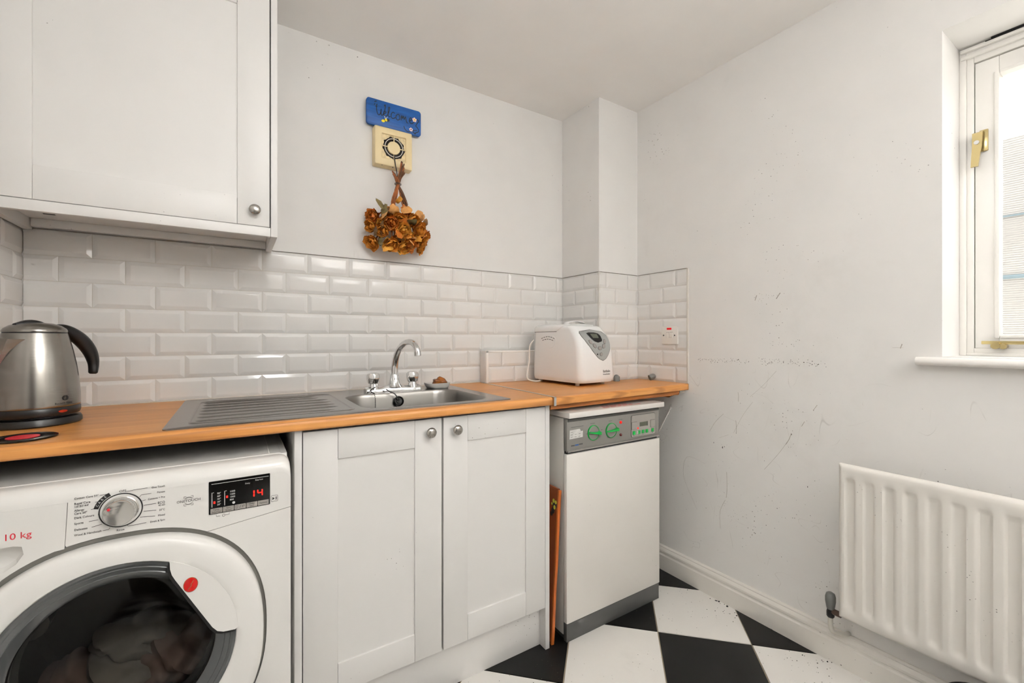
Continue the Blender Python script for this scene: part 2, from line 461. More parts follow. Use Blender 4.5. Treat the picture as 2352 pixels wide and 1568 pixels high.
o = mk('wall_back', box(nb(), XL - 0.1, XR + 0.25, YB, YB + 0.1, 0, ZC), 'wall', kind='structure'); WB = o
WL = mk('wall_left', box(nb(), XL - 0.1, XL, YF - 0.1, YB, 0, ZC), 'wall', kind='structure')
bm = nb()
for a in ((YF - 0.1, YB, 0, WZ0), (YF - 0.1, YB, WZ1, ZC), (WY1, YB, WZ0, WZ1), (YF - 0.1, WY0, WZ0, WZ1)):
    box(bm, XR, XR + 0.25, *a)
WR = mk('wall_right', bm, 'wall_worn', kind='structure')
bm = nb()                                                  # wall behind the camera with an open doorway
box(bm, XL, -0.42, YF - 0.1, YF, 0, ZC); box(bm, 0.36, XR, YF - 0.1, YF, 0, ZC); box(bm, -0.42, 0.36, YF - 0.1, YF, 2.02, ZC)
WF = mk('wall_front', bm, 'wall', kind='structure')
bm = nb()
for a in ((XL - 0.1, -0.46), (0.40, 0.50)): box(bm, a[0], a[1], YF - 1.6, YF - 0.1, 0, ZC)
box(bm, -0.46, 0.40, YF - 1.7, YF - 1.6, 0, ZC); box(bm, -0.46, 0.40, YF - 1.6, YF - 0.1, ZC - 0.1, ZC); box(bm, -0.46, 0.40, YF - 1.6, YF - 0.1, -0.06, -0.005)
mk('wall_hall', bm, 'hall', kind='structure')
mk('ceiling', box(nb(), XL - 0.1, XR + 0.25, YF - 0.1, YB + 0.1, ZC, ZC + 0.1), 'ceiling', kind='structure')
WC = mk('wall_corner', box(nb(), XF, XR, YFX, YB, 0.908, ZC), 'wall', kind='structure')

# floor: black and white tiles laid on the diagonal
FL = mk('floor', box(nb(), XL - 0.1, XR + 0.2, YF - 0.1, YB + 0.1, -0.05, -0.0035), 'floor_g', kind='structure')


def clip(poly, ax, lim, keep_less):
    out = []
    for i in range(len(poly)):
        a, b = poly[i], poly[(i + 1) % len(poly)]
        ia = (a[ax] <= lim) if keep_less else (a[ax] >= lim); ib = (b[ax] <= lim) if keep_less else (b[ax] >= lim)
        if ia: out.append(a)
        if ia != ib:
            t = (lim - a[ax]) / (b[ax] - a[ax]); out.append((a[0] + t * (b[0] - a[0]), a[1] + t * (b[1] - a[1])))
    return out


P, G = 0.3265, 0.0046
u1 = Vector((1, -1)) / math.sqrt(2); u2 = Vector((1, 1)) / math.sqrt(2); A0 = Vector((1.3555, 1.0934))
for i in range(-9, 10):
    for j in range(-11, 6):
        c = A0 + u1 * (P * (i + .5)) + u2 * (P * (j + .5))
        h = (P - G) / 2
        poly = [tuple(c + u1 * (sx * h) + u2 * (sy * h)) for sx, sy in ((-1, -1), (1, -1), (1, 1), (-1, 1))]
        for ax, lim, less in ((0, XR - 0.004, True), (0, XL + 0.002, False), (1, 1.62, True), (1, YF + 0.002, False)): 
            if poly: poly = clip(poly, ax, lim, less)
        if len(poly) < 3: continue
        ar = abs(sum(poly[k][0] * poly[(k + 1) % len(poly)][1] - poly[(k + 1) % len(poly)][0] * poly[k][1] for k in range(len(poly)))) / 2
        if ar < 0.0008: continue
        bm = nb(); rings(bm, [[(a, b, z) for a, b in poly] for z in (-0.0035, 0.0)])
        mk('floor_tile', bm, 'floor_b' if (i + j) % 2 else 'floor_w', FL, smooth=0)

# metro tiles
TP, TR = 0.1512, 0.0757
ZT = 1.437
TCACHE = {}


def tile_mesh(w, cutl, cutr, h=0.0743):
    key = (round(w, 4), cutl, cutr, round(h, 4))
    if key in TCACHE: return TCACHE[key]
    bv, e, f = 0.0125, 0.0042, 0.0085
    bl = 0 if cutl else bv; br = 0 if cutr else bv
    if w < 0.03: bl = min(bl, w * .3); br = min(br, w * .3)
    o0 = [(-w / 2, -h / 2), (w / 2, -h / 2), (w / 2, h / 2), (-w / 2, h / 2)]
    o1 = [(-w / 2 + bl, -h / 2 + bv), (w / 2 - br, -h / 2 + bv), (w / 2 - br, h / 2 - bv), (-w / 2 + bl, h / 2 - bv)]
    bm = nb(); rings(bm, [[(a, 0, b) for a, b in o0], [(a, -e, b) for a, b in o0], [(a, -f, b) for a, b in o1]])
    bmesh.ops.recalc_face_normals(bm, faces=bm.faces[:])
    es = [ed for ed in bm.edges if all(abs(v.co.y + f) < 1e-6 for v in ed.verts)]
    bmesh.ops.bevel(bm, geom=es, offset=0.0016, segments=2, profile=0.5, affect='EDGES')
    me = bpy.data.meshes.new('wall_tile'); bm.to_mesh(me); bm.free(); me.materials.append(M['tile'])
    me.shade_smooth(); me.set_sharp_from_angle(angle=math.radians(12))
    TCACHE[key] = me; return me


def tiles(parent, o, d, L, rot, starts, rows=range(7), grout=True, endcut=True):
    """o: left end (as the viewer sees it) on the bare wall; starts[r%2]: first joint from that end"""
    d = Vector((d[0], d[1], 0)); o = Vector((o[0], o[1], 0))
    n = Vector((math.sin(rot), -math.cos(rot), 0))
    for r in rows:
        s = starts[r % 2]
        cuts = [0.0]
        while s < L - 0.004:
            cuts.append(s); s += TP
        cuts.append(L)
        for k, (a, b) in enumerate(zip(cuts, cuts[1:])):
            w = b - a - 0.0014
            if w < 0.006: continue
            w = round(w, 4)
            cl = (k == 0 and w < 0.1460); cr = (k == len(cuts) - 2 and w < 0.1460)
            ob = bpy.data.objects.new('wall_tile', tile_mesh(w, cl, cr)); C.objects.link(ob)
            p = o + d * ((a + b) / 2); p.z = ZT - (r + .5) * TR
            ob.parent = parent; ob.location = p - off(parent)
            ob.rotation_euler = (random.uniform(-.0022, .0022), random.uniform(-.001, .001), rot + random.uniform(-.0022, .0022))
    if grout:
        z1 = ZT - min(rows) * TR; z0 = ZT - (max(rows) + 1) * TR
        bm = nb(); a, b = o, o + d * L
        rings(bm, [[(q.x, q.y, z) for q in (a, b, b + n * 0.003, a + n * 0.003)] for z in (z0, z1 + 0.001)])
        mk('grout', bm, 'grout', parent, smooth=0)


tiles(WB, (XL + .0085, YB), (1, 0), XF - XL - .0085, 0, (0.1468, 0.0726))
tiles(WL, (XL, 0.95), (0, 1), YB - .0 - 0.95, PI / 2, (1.69 - 0.95 - TP * 4, 1.762 - 0.95 - TP * 5))
tiles(WC, (XF, YB - .0085), (0, -1), YB - .0085 - YFX + .0085, -PI / 2, (0.168, 0.102))
tiles(WC, (XF - .0085, YFX), (1, 0), XR - XF + .0085, 0, (0.0535, 0.116))
tiles(WR, (XR, YFX - .0085), (0, -1), YFX - .0085 - 1.2467, -PI / 2, (0.0745, 0.152))
mk('tile_trim', box(nb(), XR - .0105, XR, 1.2392, 1.2467, .9085, 1.4375, .0012), 'grout', WR)
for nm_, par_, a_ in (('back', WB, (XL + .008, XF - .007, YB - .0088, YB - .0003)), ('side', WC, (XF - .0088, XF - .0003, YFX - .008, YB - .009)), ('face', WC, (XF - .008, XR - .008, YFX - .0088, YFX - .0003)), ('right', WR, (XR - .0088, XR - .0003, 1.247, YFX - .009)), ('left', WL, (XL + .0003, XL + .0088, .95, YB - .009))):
    mk('top_shade_line', box(nb(), a_[0], a_[1], a_[2], a_[3], 1.4372, 1.4386), 'shade_grey', par_, smooth=0)  # grey strip painting in the thin shadow along the top edge of the tiles
mk('sealant_bead', box(nb(), XL + .01, .975, 1.8085, 1.8165, .9075, .9115, .0015), 'grout', WB)
mk('sealant_bead', box(nb(), XL + .0085, XL + .0125, 1.25, 1.8165, .9075, .9115, .0015), 'grout', WL)
mk('tile_trim', box(nb(), XF - .0088, XF - .0060, YFX - .0088, YFX - .0060, .9085, 1.437, .0008), 'grout', WC)

# boxed-in pipes along the back of the worktop, tiled, with white edge trims
PB = mk('wall_pipe_boxing', box(nb(), .988, XF - .009, 1.762, YB - .0092, .9085, 1.0485), 'grout', kind='structure')
tiles(PB, (.988, 1.762), (1, 0), XF - .009 - .988, 0, (0.1475, 0.075), rows=(5, 6), grout=False)
for o in PB.children: o.location.z += 0.0006
mk('tile_trim', box(nb(), .976, .9885, 1.7515, 1.766, .9085, 1.0572, .0015), 'gloss', PB)
mk('tile_trim', box(nb(), .976, XF - .009, 1.7515, 1.759, 1.0485, 1.057, .0015), 'gloss', PB)
mk('side_tile', box(nb(), .978, .9875, 1.762, 1.8158, .9085, 1.0485, .0006), 'tile', PB)
mk('top_tile', box(nb(), .978, XF - .009, 1.759, 1.8158, 1.0485, 1.0565, .0006), 'tile', PB)

# skirting along the right wall
prof = [(0, 0), (.020, 0), (.020, .070), (.0165, .076), (.0165, .081), (.019, .085), (.019, .093), (.015, .100), (.0105, .104), (.0105, .108), (.005, .113), (0, .113)]
bm = nb(); rings(bm, [[(XR - a, y, b) for a, b in prof] for y in (YF, 1.80)])
mk('baseboard_right', bm, 'skirt', smooth=25, kind='structure')

# chipped paint, scuffs and scratches on the right wall; grit on the floor beside the skirting
rc_ = random.Random(21)


def chip(bm, y, z, r):
    n_ = rc_.randint(4, 7); a0_ = rc_.random() * 6; el = rc_.uniform(.4, 1.0)
    rings(bm, [[(XR - d_, y + r * el * math.cos(a0_ + 2 * PI * q / n_) * rc_s[q], z + r * math.sin(a0_ + 2 * PI * q / n_) * rc_s[q]) for q in range(n_)] for rc_s in [[rc_.uniform(.6, 1.2) for _ in range(n_)]] for d_ in (-.0002, .0004)])


bm = nb()
for (ya, yb, za, zb, n_, r0_, r1_) in ((.966, 1.20, 1.008, 1.032, 75, .0006, .0020), (.690, .92, 1.010, 1.040, 80, .0006, .0021), (.79, .89, 1.075, 1.110, 14, .0006, .0016), (.83, .95, 1.262, 1.30, 18, .0006, .0014),
                                       (.66, 1.29, .15, .95, 120, .0005, .0015), (.45, 1.25, 1.1, 1.9, 26, .0005, .0012), (.70, .85, .70, .90, 12, .0006, .0018), (.64, .70, .25, .42, 10, .0006, .0014), (1.03, 1.09, .34, .60, 14, .0005, .0014)):
    for _ in range(n_):
        t_ = rc_.gauss(.5, .22) if zb - za < .05 else rc_.random()
        chip(bm, rc_.uniform(ya, yb), za + (zb - za) * min(1, max(0, t_)), rc_.uniform(r0_, r1_))
for y_, z_, r_ in ((.7517, .5756, .004), (1.1185, .662, .0035), (1.079, .650, .0045), (1.070, .655, .003), (1.0183, .722, .002), (1.1976, 1.5993, .003), (.732, .857, .0022), (.806, .757, .003)): chip(bm, y_, z_, r_)
mk('paint_chips', bm, 'chip', WR, smooth=0, kind='stuff')
bm = nb()


def scr(pts_, w_):
    ps = spline([(0, a, b) for a, b in pts_], 5)
    rings(bm, [[(XR + .0002, p.y - w_ / 2, p.z - w_ / 3), (XR - .0003, p.y - w_ / 2, p.z - w_ / 3), (XR - .0003, p.y + w_ / 2, p.z + w_ / 3), (XR + .0002, p.y + w_ / 2, p.z + w_ / 3)] for p in ps])


for pts_, w_ in (([(1.0109, .8935), (1.0085, .875), (1.0091, .8541)], .0013), ([(1.0202, .7748), (1.0175, .75), (1.0183, .7209)], .0014), ([(.7333, .8568), (.7209, .8772)], .0015), ([(.7718, .7922), (.7617, .8114)], .0014), ([(.8256, .7155), (.815, .735), (.8058, .7603)], .0018),
                 ([(1.0736, .7848), (1.0202, .7694), (.9747, .7467)], .0007), ([(1.138, .7082), (1.11, .755), (1.0736, .7941)], .0008), ([(1.0933, .6882), (1.0504, .7094)], .0006), ([(.905, .60), (.8537, .6713), (.8149, .734)], .0007), ([(.9413, 1.267), (.9344, 1.2873)], .0022), ([(.8601, 1.2677), (.8458, 1.2899)], .0024),
                 ([(.4908, 1.0843), (.4866, 1.098)], .0020), ([(.51, 1.0867), (.4835, 1.0872)], .0010), ([(1.06, .55), (1.058, .48), (1.062, .44)], .0014), ([(1.066, .43), (1.09, .37), (1.088, .30)], .0009), ([(1.16, .56), (1.25, .57), (1.27, .48), (1.22, .38), (1.20, .345)], .0006), ([(.95, .86), (.99, .80), (1.03, .72)], .0005), ([(.86, .99), (.91, .93), (.96, .88)], .0005)):
    scr(pts_, w_)
mk('scratches', bm, 'scuff', WR, smooth=0, kind='stuff')
bm = nb()
for _ in range(90):
    u_ = rc_.random() ** 1.6; y_ = rc_.uniform(.62, 1.30); x_ = XR - .023 - u_ * .19; r_ = rc_.uniform(.0006, .0022) * (1.3 - u_)
    lathe(bm, [(r_, 0), (r_ * .7, r_ * .9), (r_ * .1, r_ * 1.1)], (x_, y_, .0001), (0, 0, 1), 5)
for x_, y_, r_ in ((1.727, 1.078, .004), (1.722, 1.090, .003), (1.725, 1.040, .0045), (1.70, .985, .0028)): lathe(bm, [(r_, 0), (r_ * .7, r_ * .8), (r_ * .1, r_)], (x_, y_, .0001), (0, 0, 1), 6)
mk('grit', bm, 'ink', FL, smooth=0, kind='stuff')

# ------------------------------------------------------------------ window
bm = nb()
XW = XR + .173                                              # inner plane of the frame


def rect_ring(bm, y0, y1, z0, z1, w, x0, x1, bev=0.002, wb=None, wt=None):
    wb = w if wb is None else wb; wt = w if wt is None else wt
    box(bm, x0, x1, y0, y0 + w, z0, z1, bev); box(bm, x0, x1, y1 - w, y1, z0, z1, bev)
    box(bm, x0, x1, y0 + w, y1 - w, z0, z0 + wb, bev); box(bm, x0, x1, y0 + w, y1 - w, z1 - wt, z1, bev)


rect_ring(bm, WY0, WY1, WZ0, WZ1, .0155, XW, XW + .075, wb=.010, wt=.035)
rect_ring(bm, WY0 + .0155, WY1 - .0155, WZ0 + .006, WZ1 - .028, .016, XW + .006, XW + .075, wb=.018, wt=.024)
box(bm, XW + .004, XW + .075, -.197, -.160, WZ0 + .01, WZ1 - .03, .002)
WIN = mk('window_1', bm, 'gloss', kind='structure')
bm = nb()                                                   # head moulding with cracked paint gaps
box(bm, XW - .012, XW + .004, WY0, WY1 - .004, WZ1 - .017, WZ1 - .006, .003); box(bm, XW - .006, XW + .004, WY0, WY1 - .004, WZ1 - .036, WZ1 - .024, .003)
mk('head_moulding', bm, 'gloss', WIN)
bm = nb()
box(bm, XW - .0122, XW - .010, WY0, .337, WZ1 - .0085, WZ1 - .0055); box(bm, XW - .0135, XW - .010, .20, .325, WZ1 - .0045, WZ1 - .0005)
mk('paint_crack', bm, 'dark', WIN)
for (a, b) in ((-.158, WY1 - .0335), (WY0 + .0335, -.199)):
    bm = nb(); rect_ring(bm, a, b, 1.086, 1.966, .0505, XW + .008, XW + .055, wb=.036, wt=.053)
    rect_ring(bm, a + .0405, b - .0405, 1.086 + .030, 1.966 - .043, .011, XW + .004, XW + .05, .003, wb=.009)
    s = mk('sash', bm, 'gloss', WIN)
    mk('glass_pane', box(nb(), XW + .030, XW + .034, a + .05, b - .05, 1.12, 1.915), 'pane', s, smooth=0)
yh = .346                                                   # pale brass casement handle
bm = nb(); box(bm, XW + .0005, XW + .008, yh - .013, yh + .006, 1.688, 1.754, .002)
hd = mk('casement_handle', bm, 'brass', WIN)
bm = nb(); pts = [(XW - .004, yh + .006, 1.748), (XW - .018, yh + .006, 1.742), (XW - .020, yh + .007, 1.70), (XW - .020, yh + .012, 1.64)]
loops = []
for k, p in enumerate(pts):
    w = (.011, .011, .010, .008)[k]
    loops.append([(p[0] + dx, p[1] + sy * w, p[2]) for dx, sy in ((-.004, -1), (.004, -1), (.004, 1), (-.004, 1))])
rings(bm, loops); mk('lever', bm, 'brass', hd)
mk('lock', cyl(nb(), (XW - .021, yh + .007, 1.712), (XW - .026, yh + .007, 1.712), .006), 'chrome', hd)
mk('strike_plate', box(nb(), XW + .0005, XW + .009, yh + .012, yh + .022, 1.69, 1.735, .001), 'satin', hd)
bm = nb(); box(bm, XW - .014, XW - .009, -.10, .345, 1.098, 1.108, .001); cyl(bm, (XW - .022, .315, 1.094), (XW + .008, .315, 1.094), .010); cyl(bm, (XW - .020, .300, 1.092), (XW + .008, .300, 1.092), .008)
mk('casement_stay', bm, 'brass', WIN, label='pale brass casement stay along the foot of the sash')

# sill board with a bullnose
bm = nb(); prof = [(XW + .002, 1.036), (XR - .020, 1.036)] + [(XR - .020 + .012 * math.cos(t), 1.048 + .012 * math.sin(t)) for t in [math.radians(250 - 140 * k / 8) for k in range(9)]] + [(XR - .020, 1.060), (XW + .002, 1.060)]
prof = [(XW + .002, 1.037), (XR - .022, 1.036)] + [(XR - .024 - .012 * math.sin(PI * k / 8), 1.048 - .012 * math.cos(PI * k / 8)) for k in range(1, 8)] + [(XR - .022, 1.060), (XW + .002, 1.0615)]
rings(bm, [[(a, y, b) for a, b in prof] for y in (WY0 - .06, WY1 + .052)])
for v in bm.verts:                                          # horns only project in front of the wall
    if v.co.x > XR - .001:
        v.co.y = max(WY0 + .001, min(WY1 - .001, v.co.y))
mk('window_sill', bm, 'gloss', kind='structure', smooth=50)

# outside: pale ribbed sheet fence with blue-grey bars
SX = 3.05
sc_ = thing('ribbed_fence', 'pale ribbed sheet fence with blue-grey bars, outside behind the window glass', 'fence', (SX, -.2, 0))
bm = nb(); N = 150; zz = [.5 + k * .0052 for k in range(N * 2)]
rings(bm, [[(SX + dx + (0.0035 if k % 2 else 0), y, z) for dx, y in ((0, -2.6), (0, 1.9), (.006, 1.9), (.006, -2.6))] for k, z in enumerate(zz)])
mk('sheet', bm, 'polycarb', sc_, smooth=0)
for z, h in ((1.402, .018), (1.687, .007)):
    mk('glazing_bar', box(nb(), SX - .005, SX, -2.6, 1.9, z - h / 2, z + h / 2, .001), 'blue_grey', sc_)
for y in (-2.58, 1.88): mk('post', box(nb(), SX - .01, SX + .03, y - .02, y + .02, -.05, 2.06, .002), 'white_pl', sc_)
mk('ground_outside', box(nb(), XR + .26, 6, -4, 4, -.10, -.05), 'concrete', kind='structure', smooth=0)

# ------------------------------------------------------------------ added fill lamps (out of view)
for x, y, lb in ((.22, .26, 'added fill lamp, a white opal globe hung from the ceiling, just above the camera'),):
    t = thing('fill_globe', lb, 'lamp', (x, y, ZC))
    b2 = nb(); lathe(b2, [(.05, 0), (.05, -.018), (.012, -.028), (.004, -.03), (.004, -.165), (.035, -.17), (.04, -.2)], (x, y, ZC), (0, 0, 1), 32); mk('ceiling_rose', b2, 'white_pl', t)
    b2 = nb(); bmesh.ops.create_uvsphere(b2, u_segments=32, v_segments=16, radius=.11, matrix=Matrix.Translation((x, y, ZC - .30))); mk('globe', b2, 'opal', t, smooth=80)

t = thing('fill_uplighter', 'added fill lamp, a white bowl uplighter on the wall behind the camera', 'lamp', (1.0, YF, 1.70))
b2 = nb(); rings(b2, [[(1.0 + w * math.cos(a), YF + .001 + d * math.sin(a), z) for a in [PI * q / 16 for q in range(17)]] for w, d, z in ((.03, .03, 1.66), (.10, .09, 1.70), (.15, .14, 1.76), (.17, .155, 1.83), (.165, .150, 1.83), (.145, .13, 1.765))])
mk('bowl', b2, 'white_pl', t, smooth=60)

# ------------------------------------------------------------------ cabinets
def shaker(parent, x0, x1, z0, z1, y, stile, rail, mat, th=.019, rec=.0062):
    """door whose own mesh is the recessed panel; stiles and rails are its sub-parts"""
    d = mk('door', box(nb(), x0 + stile - .006, x1 - stile + .006, y + rec, y + th - .001, z0 + rail - .006, z1 - rail + .006), mat, parent, smooth=0)
    for a, b in ((x0, x0 + stile), (x1 - stile, x1)): mk('stile', box(nb(), a, b, y, y + th, z0, z1, .0012), mat, d)
    for a, b in ((z0, z0 + rail), (z1 - rail, z1)): mk('rail', box(nb(), x0 + stile + .0007, x1 - stile - .0007, y + .0002, y + th - .0002, a, b, .0009), mat, d)
    return d


def knob(parent, x, y, z, r=.0158):
    bm = nb(); lathe(bm, [(.0075, 0), (.006, .008), (.006, .012), (r * .93, .015), (r, .0185), (r * .93, .0225), (r * .6, .0255), (r * .2, .0265)], (x, y, z), (0, -1, 0), 28)
    return mk('knob', bm, 'satin', parent, smooth=50, label='satin nickel mushroom knob')


t = thing('wall_cabinet', 'white shaker wall cabinet with a round nickel knob, above the tiles and kettle', 'cabinet', (-.21, 1.68, 1.4317))
YC = 1.539; ZCT = 2.206
bm = nb(); box(bm, -.516, .0915, YC + .021, 1.8155, 1.4635, ZCT); mk('carcass', bm, 'cab', t)
mk('end_panel', box(nb(), .0925, .1105, YC, 1.8155, 1.4317, ZCT, .0008), 'cab', t)
mk('side_panel', box(nb(), -.517, -.499, YC + .02, 1.8155, 1.4317, 1.4635, .0008), 'cab', t)
mk('pelmet', box(nb(), -.517, .0915, YC, YC + .018, 1.4317, 1.4588, .0008), 'cab', t)
mk('back_rail', box(nb(), -.498, .0915, 1.797, 1.8155, 1.440, 1.4633, .0008), 'cab', t)
mk('shadow_gap', box(nb(), -.517, .0915, YC + .012, YC + .0208, 1.4589, ZCT), 'dark', t, smooth=0)
d = shaker(t, -.5085, .0893, 1.4606, ZCT, YC, .0848, .0848, 'cab')
knob(d, .0493, YC, 1.5052)
for x, y in ((-.44, 1.72), (.055, 1.69)): mk('screw_slot', box(nb(), x - .012, x + .012, y - .004, y + .004, 1.4628, 1.4636), 'dark', t)

t = thing('base_cabinet', 'white two-door shaker sink cabinet with a plinth and end panel', 'cabinet', (.54, 1.5, 0))
YD = 1.2449
mk('side_panel', box(nb(), .128, .1458, YD, 1.80, .0, .8785, .0008), 'cab_base', t)
mk('end_panel', box(nb(), .9362, .9540, YD, 1.80, 0, .8785, .0008), 'cab_base', t)
mk('bottom_shelf', box(nb(), .146, .936, 1.268, 1.79, .152, .170), 'chipboard', t)
mk('back_board', box(nb(), .146, .936, 1.785, 1.80, .17, .72), 'chipboard', t)
mk('top_rail', box(nb(), .146, .936, 1.268, 1.284, .845, .8780), 'chipboard', t)
mk('shadow_gap', box(nb(), .1460, .9360, YD + .0192, YD + .0228, .1525, .868), 'dark', t, smooth=0)
mk('plinth', box(nb(), .146, .936, 1.280, 1.298, 0, .150, .0006), 'cab_base', t)
d1 = shaker(t, .1484, .5368, .1515, .8705, YD, .0858, .0812, 'cab_base')
d2 = shaker(t, .5428, .9346, .1515, .8705, YD, .0828, .0812, 'cab_base')
knob(d1, .496, YD, .8325); knob(d2, .583, YD, .8310)

# ------------------------------------------------------------------ worktops
ZW0, ZW1 = .879, .908


def front_prof(r, n=5):
    out = [(1.30, ZW0), (1.2225 + r * .6, ZW0)]
    out += [(1.2225 + r * .6 - r * .6 * math.sin(PI / 2 * k / n), ZW0 + r * .6 - r * .6 * math.cos(PI / 2 * k / n)) for k in range(1, n + 1)]
    out += [(1.2225 + r - r * math.cos(PI / 2 * k / n), ZW1 - r + r * math.sin(PI / 2 * k / n)) for k in range(0, n + 1)]
    out += [(1.30, ZW1)]
    return out


def under(o):                                                 # grey backing paper on the underside
    o.data.materials.append(M['backing'])
    for p_ in o.data.polygons:
        if p_.normal.z < -.95: p_.material_index = 1


wt = thing('worktop', 'long beech-block worktop with rounded front edge, holding the sink', 'worktop', (.2, 1.5, ZW0))
xe = lambda y: .944 + (y - 1.2225) / .54 * .024             # slanted joint between the two worktops
CUT = (.302, .752, 1.268, 1.628)
bm = nb()
pf = [(a if a < 1.29 else CUT[2], b) for a, b in front_prof(.012)]
rings(bm, [[(-.517, a, b) for a, b in pf], [(xe(a), a, b) for a, b in pf]])
for v in bm.verts:
    if v.co.y < 1.262: v.co.y += .003 - (v.co.x + .52) * .0085
box(bm, -.517, CUT[0], CUT[2], CUT[3], ZW0, ZW1)
n0 = len(bm.verts); box(bm, CUT[1], .9, CUT[2], CUT[3], ZW0, ZW1); bm.verts.ensure_lookup_table()
for v in bm.verts[n0:]:
    if v.co.x > .85: v.co.x = xe(v.co.y)
n0 = len(bm.verts); box(bm, -.517, .9, CUT[3], 1.8205, ZW0, ZW1); bm.verts.ensure_lookup_table()
for v in bm.verts[n0:]:
    if v.co.x > .85: v.co.x = xe(v.co.y)
bmesh.ops.remove_doubles(bm, verts=bm.verts[:], dist=1e-5)
under(mk('slab', bm, 'worktop', wt, smooth=50))
bm = nb(); box(bm, 0, 1, 1.2045, 1.795, ZW1, ZW1 + .0016); box(bm, 0, 1, 1.2045, 1.207, ZW0 - .001, ZW1 + .0016)
for v in bm.verts: v.co.x = xe(v.co.y) + (.0005 if v.co.x < .5 else .0105)
mk('joint_strip', bm, 'alu', wt, label='aluminium strip over the joint')

wr = thing('worktop', 'short beech-block worktop under the bread maker, reaching the right wall', 'worktop', (1.35, 1.5, ZW0))
bm = nb(); pf = [(a if a < 1.29 else YFX - .01, b) for a, b in front_prof(.005)]
rings(bm, [[(xe(a) + .0012, a, b) for a, b in pf], [(XR - .001, a, b) for a, b in pf]])
for v in bm.verts:
    if v.co.y < 1.262: v.co.y += -.013 + (v.co.x - .95) / .80 * .0325
n0 = len(bm.verts); box(bm, .9, 1.4735, YFX - .01, 1.8205, ZW0, ZW1); bm.verts.ensure_lookup_table()
for v in bm.verts[n0:]:
    if v.co.x < 1: v.co.x = xe(v.co.y) + .0012
under(mk('slab', bm, 'worktop', wr, smooth=50))
bm = nb(); prof = [(1.252, .8785), (1.249, .874), (1.249, .864), (1.253, .858), (1.275, .858), (1.275, .8785)]
rings(bm, [[(x, a + (x - 1.35) * .02, b) for a, b in prof] for x in (.957, 1.705)])
mk('front_batten', bm, 'bearer', wr)
bm = nb(); rings(bm, [[(x, a, b) for a, b in ((1.262, .8785), (1.262, .868), (1.32, .838), (1.52, .838), (1.52, .8785))] for x in (1.7175, XR - .001)])
mk('wall_bearer', bm, 'bearer', wr)
bm = nb(); rings(bm, [[(x, a, b) for a, b in ((1.2605, .8785), (1.2605, .867), (1.319, .8362), (1.324, .8375), (1.2635, .8695), (1.2635, .8785))] for x in (1.716, XR - .0012)])
mk('painted_end', bm, 'pipe', wr)
bm = nb(); rings(bm, [[(x, a, b) for a, b in ((1.282, .8785), (1.282, .866), (1.30, .835), (1.56, .835), (1.56, .8785))] for x in (.9545, .985)])
mk('end_bearer', bm, 'bearer', wr)

bm = nb(); rings(bm, [[Vector(p) + Vector((0, a, b)) for a, b in ((-.004, -.003), (.004, -.003), (.004, .003), (-.004, .003))] for p in ((XR - .0005, 1.338, .783), (XR - .012, 1.338, .783), (XR - .012, 1.405, .66), (XR - .0005, 1.405, .66))])
bm.free(); bm = nb()
rings(bm, [[(XR - dx, y + a * .0022, z + a * .0012) for dx, a in ((.001, -1), (.007, -1), (.007, 1), (.001, 1))] for y, z in ((1.336, .787), (1.405, .662))])
tag(mk('wall_strip', bm, 'white_pl'), 'narrow white plastic strip fixed aslant on the wall beside the boiler', 'strip')

# ------------------------------------------------------------------ sink
sk = thing('kitchen_sink', 'stainless steel inset sink with a ribbed drainer, set in the worktop', 'sink', (.33, 1.49, .908))
Z = .9118
rimo = rrect(-.140, .790, 1.2395, 1.786, .012, 5)
hole = rrect(.315, .738, 1.272, 1.618, .075, 9)
bm = nb()


oo, ii = ring_fill(bm, rimo, hole, Z)
c0 = (.5265, 1.445)


def inset(lp, f): return [(c0[0] + (p[0] - c0[0]) * f, c0[1] + (p[1] - c0[1]) * f) for p in lp]


rings(bm, [[(p[0], p[1], .9082) for p in oo], [(p[0], p[1], Z - .0012) for p in oo],
           [(p[0] + (.33 - p[0]) * .006, p[1] + (1.49 - p[1]) * .01, Z) for p in oo],
           [(p[0], p[1], Z) for p in ii]], cap0=False, cap1=False)
mk('rim', bm, 'steel', sk, smooth=30)
bm = nb()
prof = [(1.0, Z), (.992, Z - .002), (.984, Z - .006), (.972, Z - .016), (.935, Z - .09), (.915, Z - .125), (.875, Z - .140), (.80, Z - .146), (.12, Z - .150)]
rings(bm, [[(c[0], c[1], z) for c in inset(ii, f)] for f, z in prof], cap0=False)
mk('bowl', bm, 'bowl', sk, smooth=60)
for k, y in enumerate((1.668, 1.612, 1.555, 1.498, 1.441, 1.385, 1.328)):      # drainer ribs
    x0, x1 = -.085, .262 - (.0 if 1.36 < y < 1.6 else .02)
    bm = nb(); rings(bm, [[(x, y - w, Z - .0004), (x, y - w * .5, Z + h), (x, y + w * .5, Z + h), (x, y + w, Z - .0004)] for x, w, h in ((x0, .001, 0), (x0 + .012, .0065, .0026), (x1 - .03, .0065, .0026), (x1, .001, 0))])
    mk('drainer_rib', bm, 'steel', sk, smooth=30)
bm = nb(); rings(bm, [[(p[0], p[1], Z - .0003) for p in rrect(-.098, .292, 1.288, 1.702, .02)], [(p[0], p[1], Z + .0016) for p in rrect(-.096, .290, 1.290, 1.700, .02)], [(p[0], p[1], Z + .0016) for p in rrect(-.094, .288, 1.292, 1.698, .02)], [(p[0], p[1], Z - .0003) for p in rrect(-.092, .286, 1.294, 1.696, .02)]], cap0=False, cap1=False)
mk('drainer_lip', bm, 'steel', sk)
of = Vector((.5165, 1.6035, .8795)); nn = Vector((0, -1, .16)).normalized()
bm = nb(); lathe(bm, [(.0185, .0), (.019, .005), (.0155, .007), (.0135, .003), (.009, .003), (.008, .006), (.003, .006)], of, nn, 26)
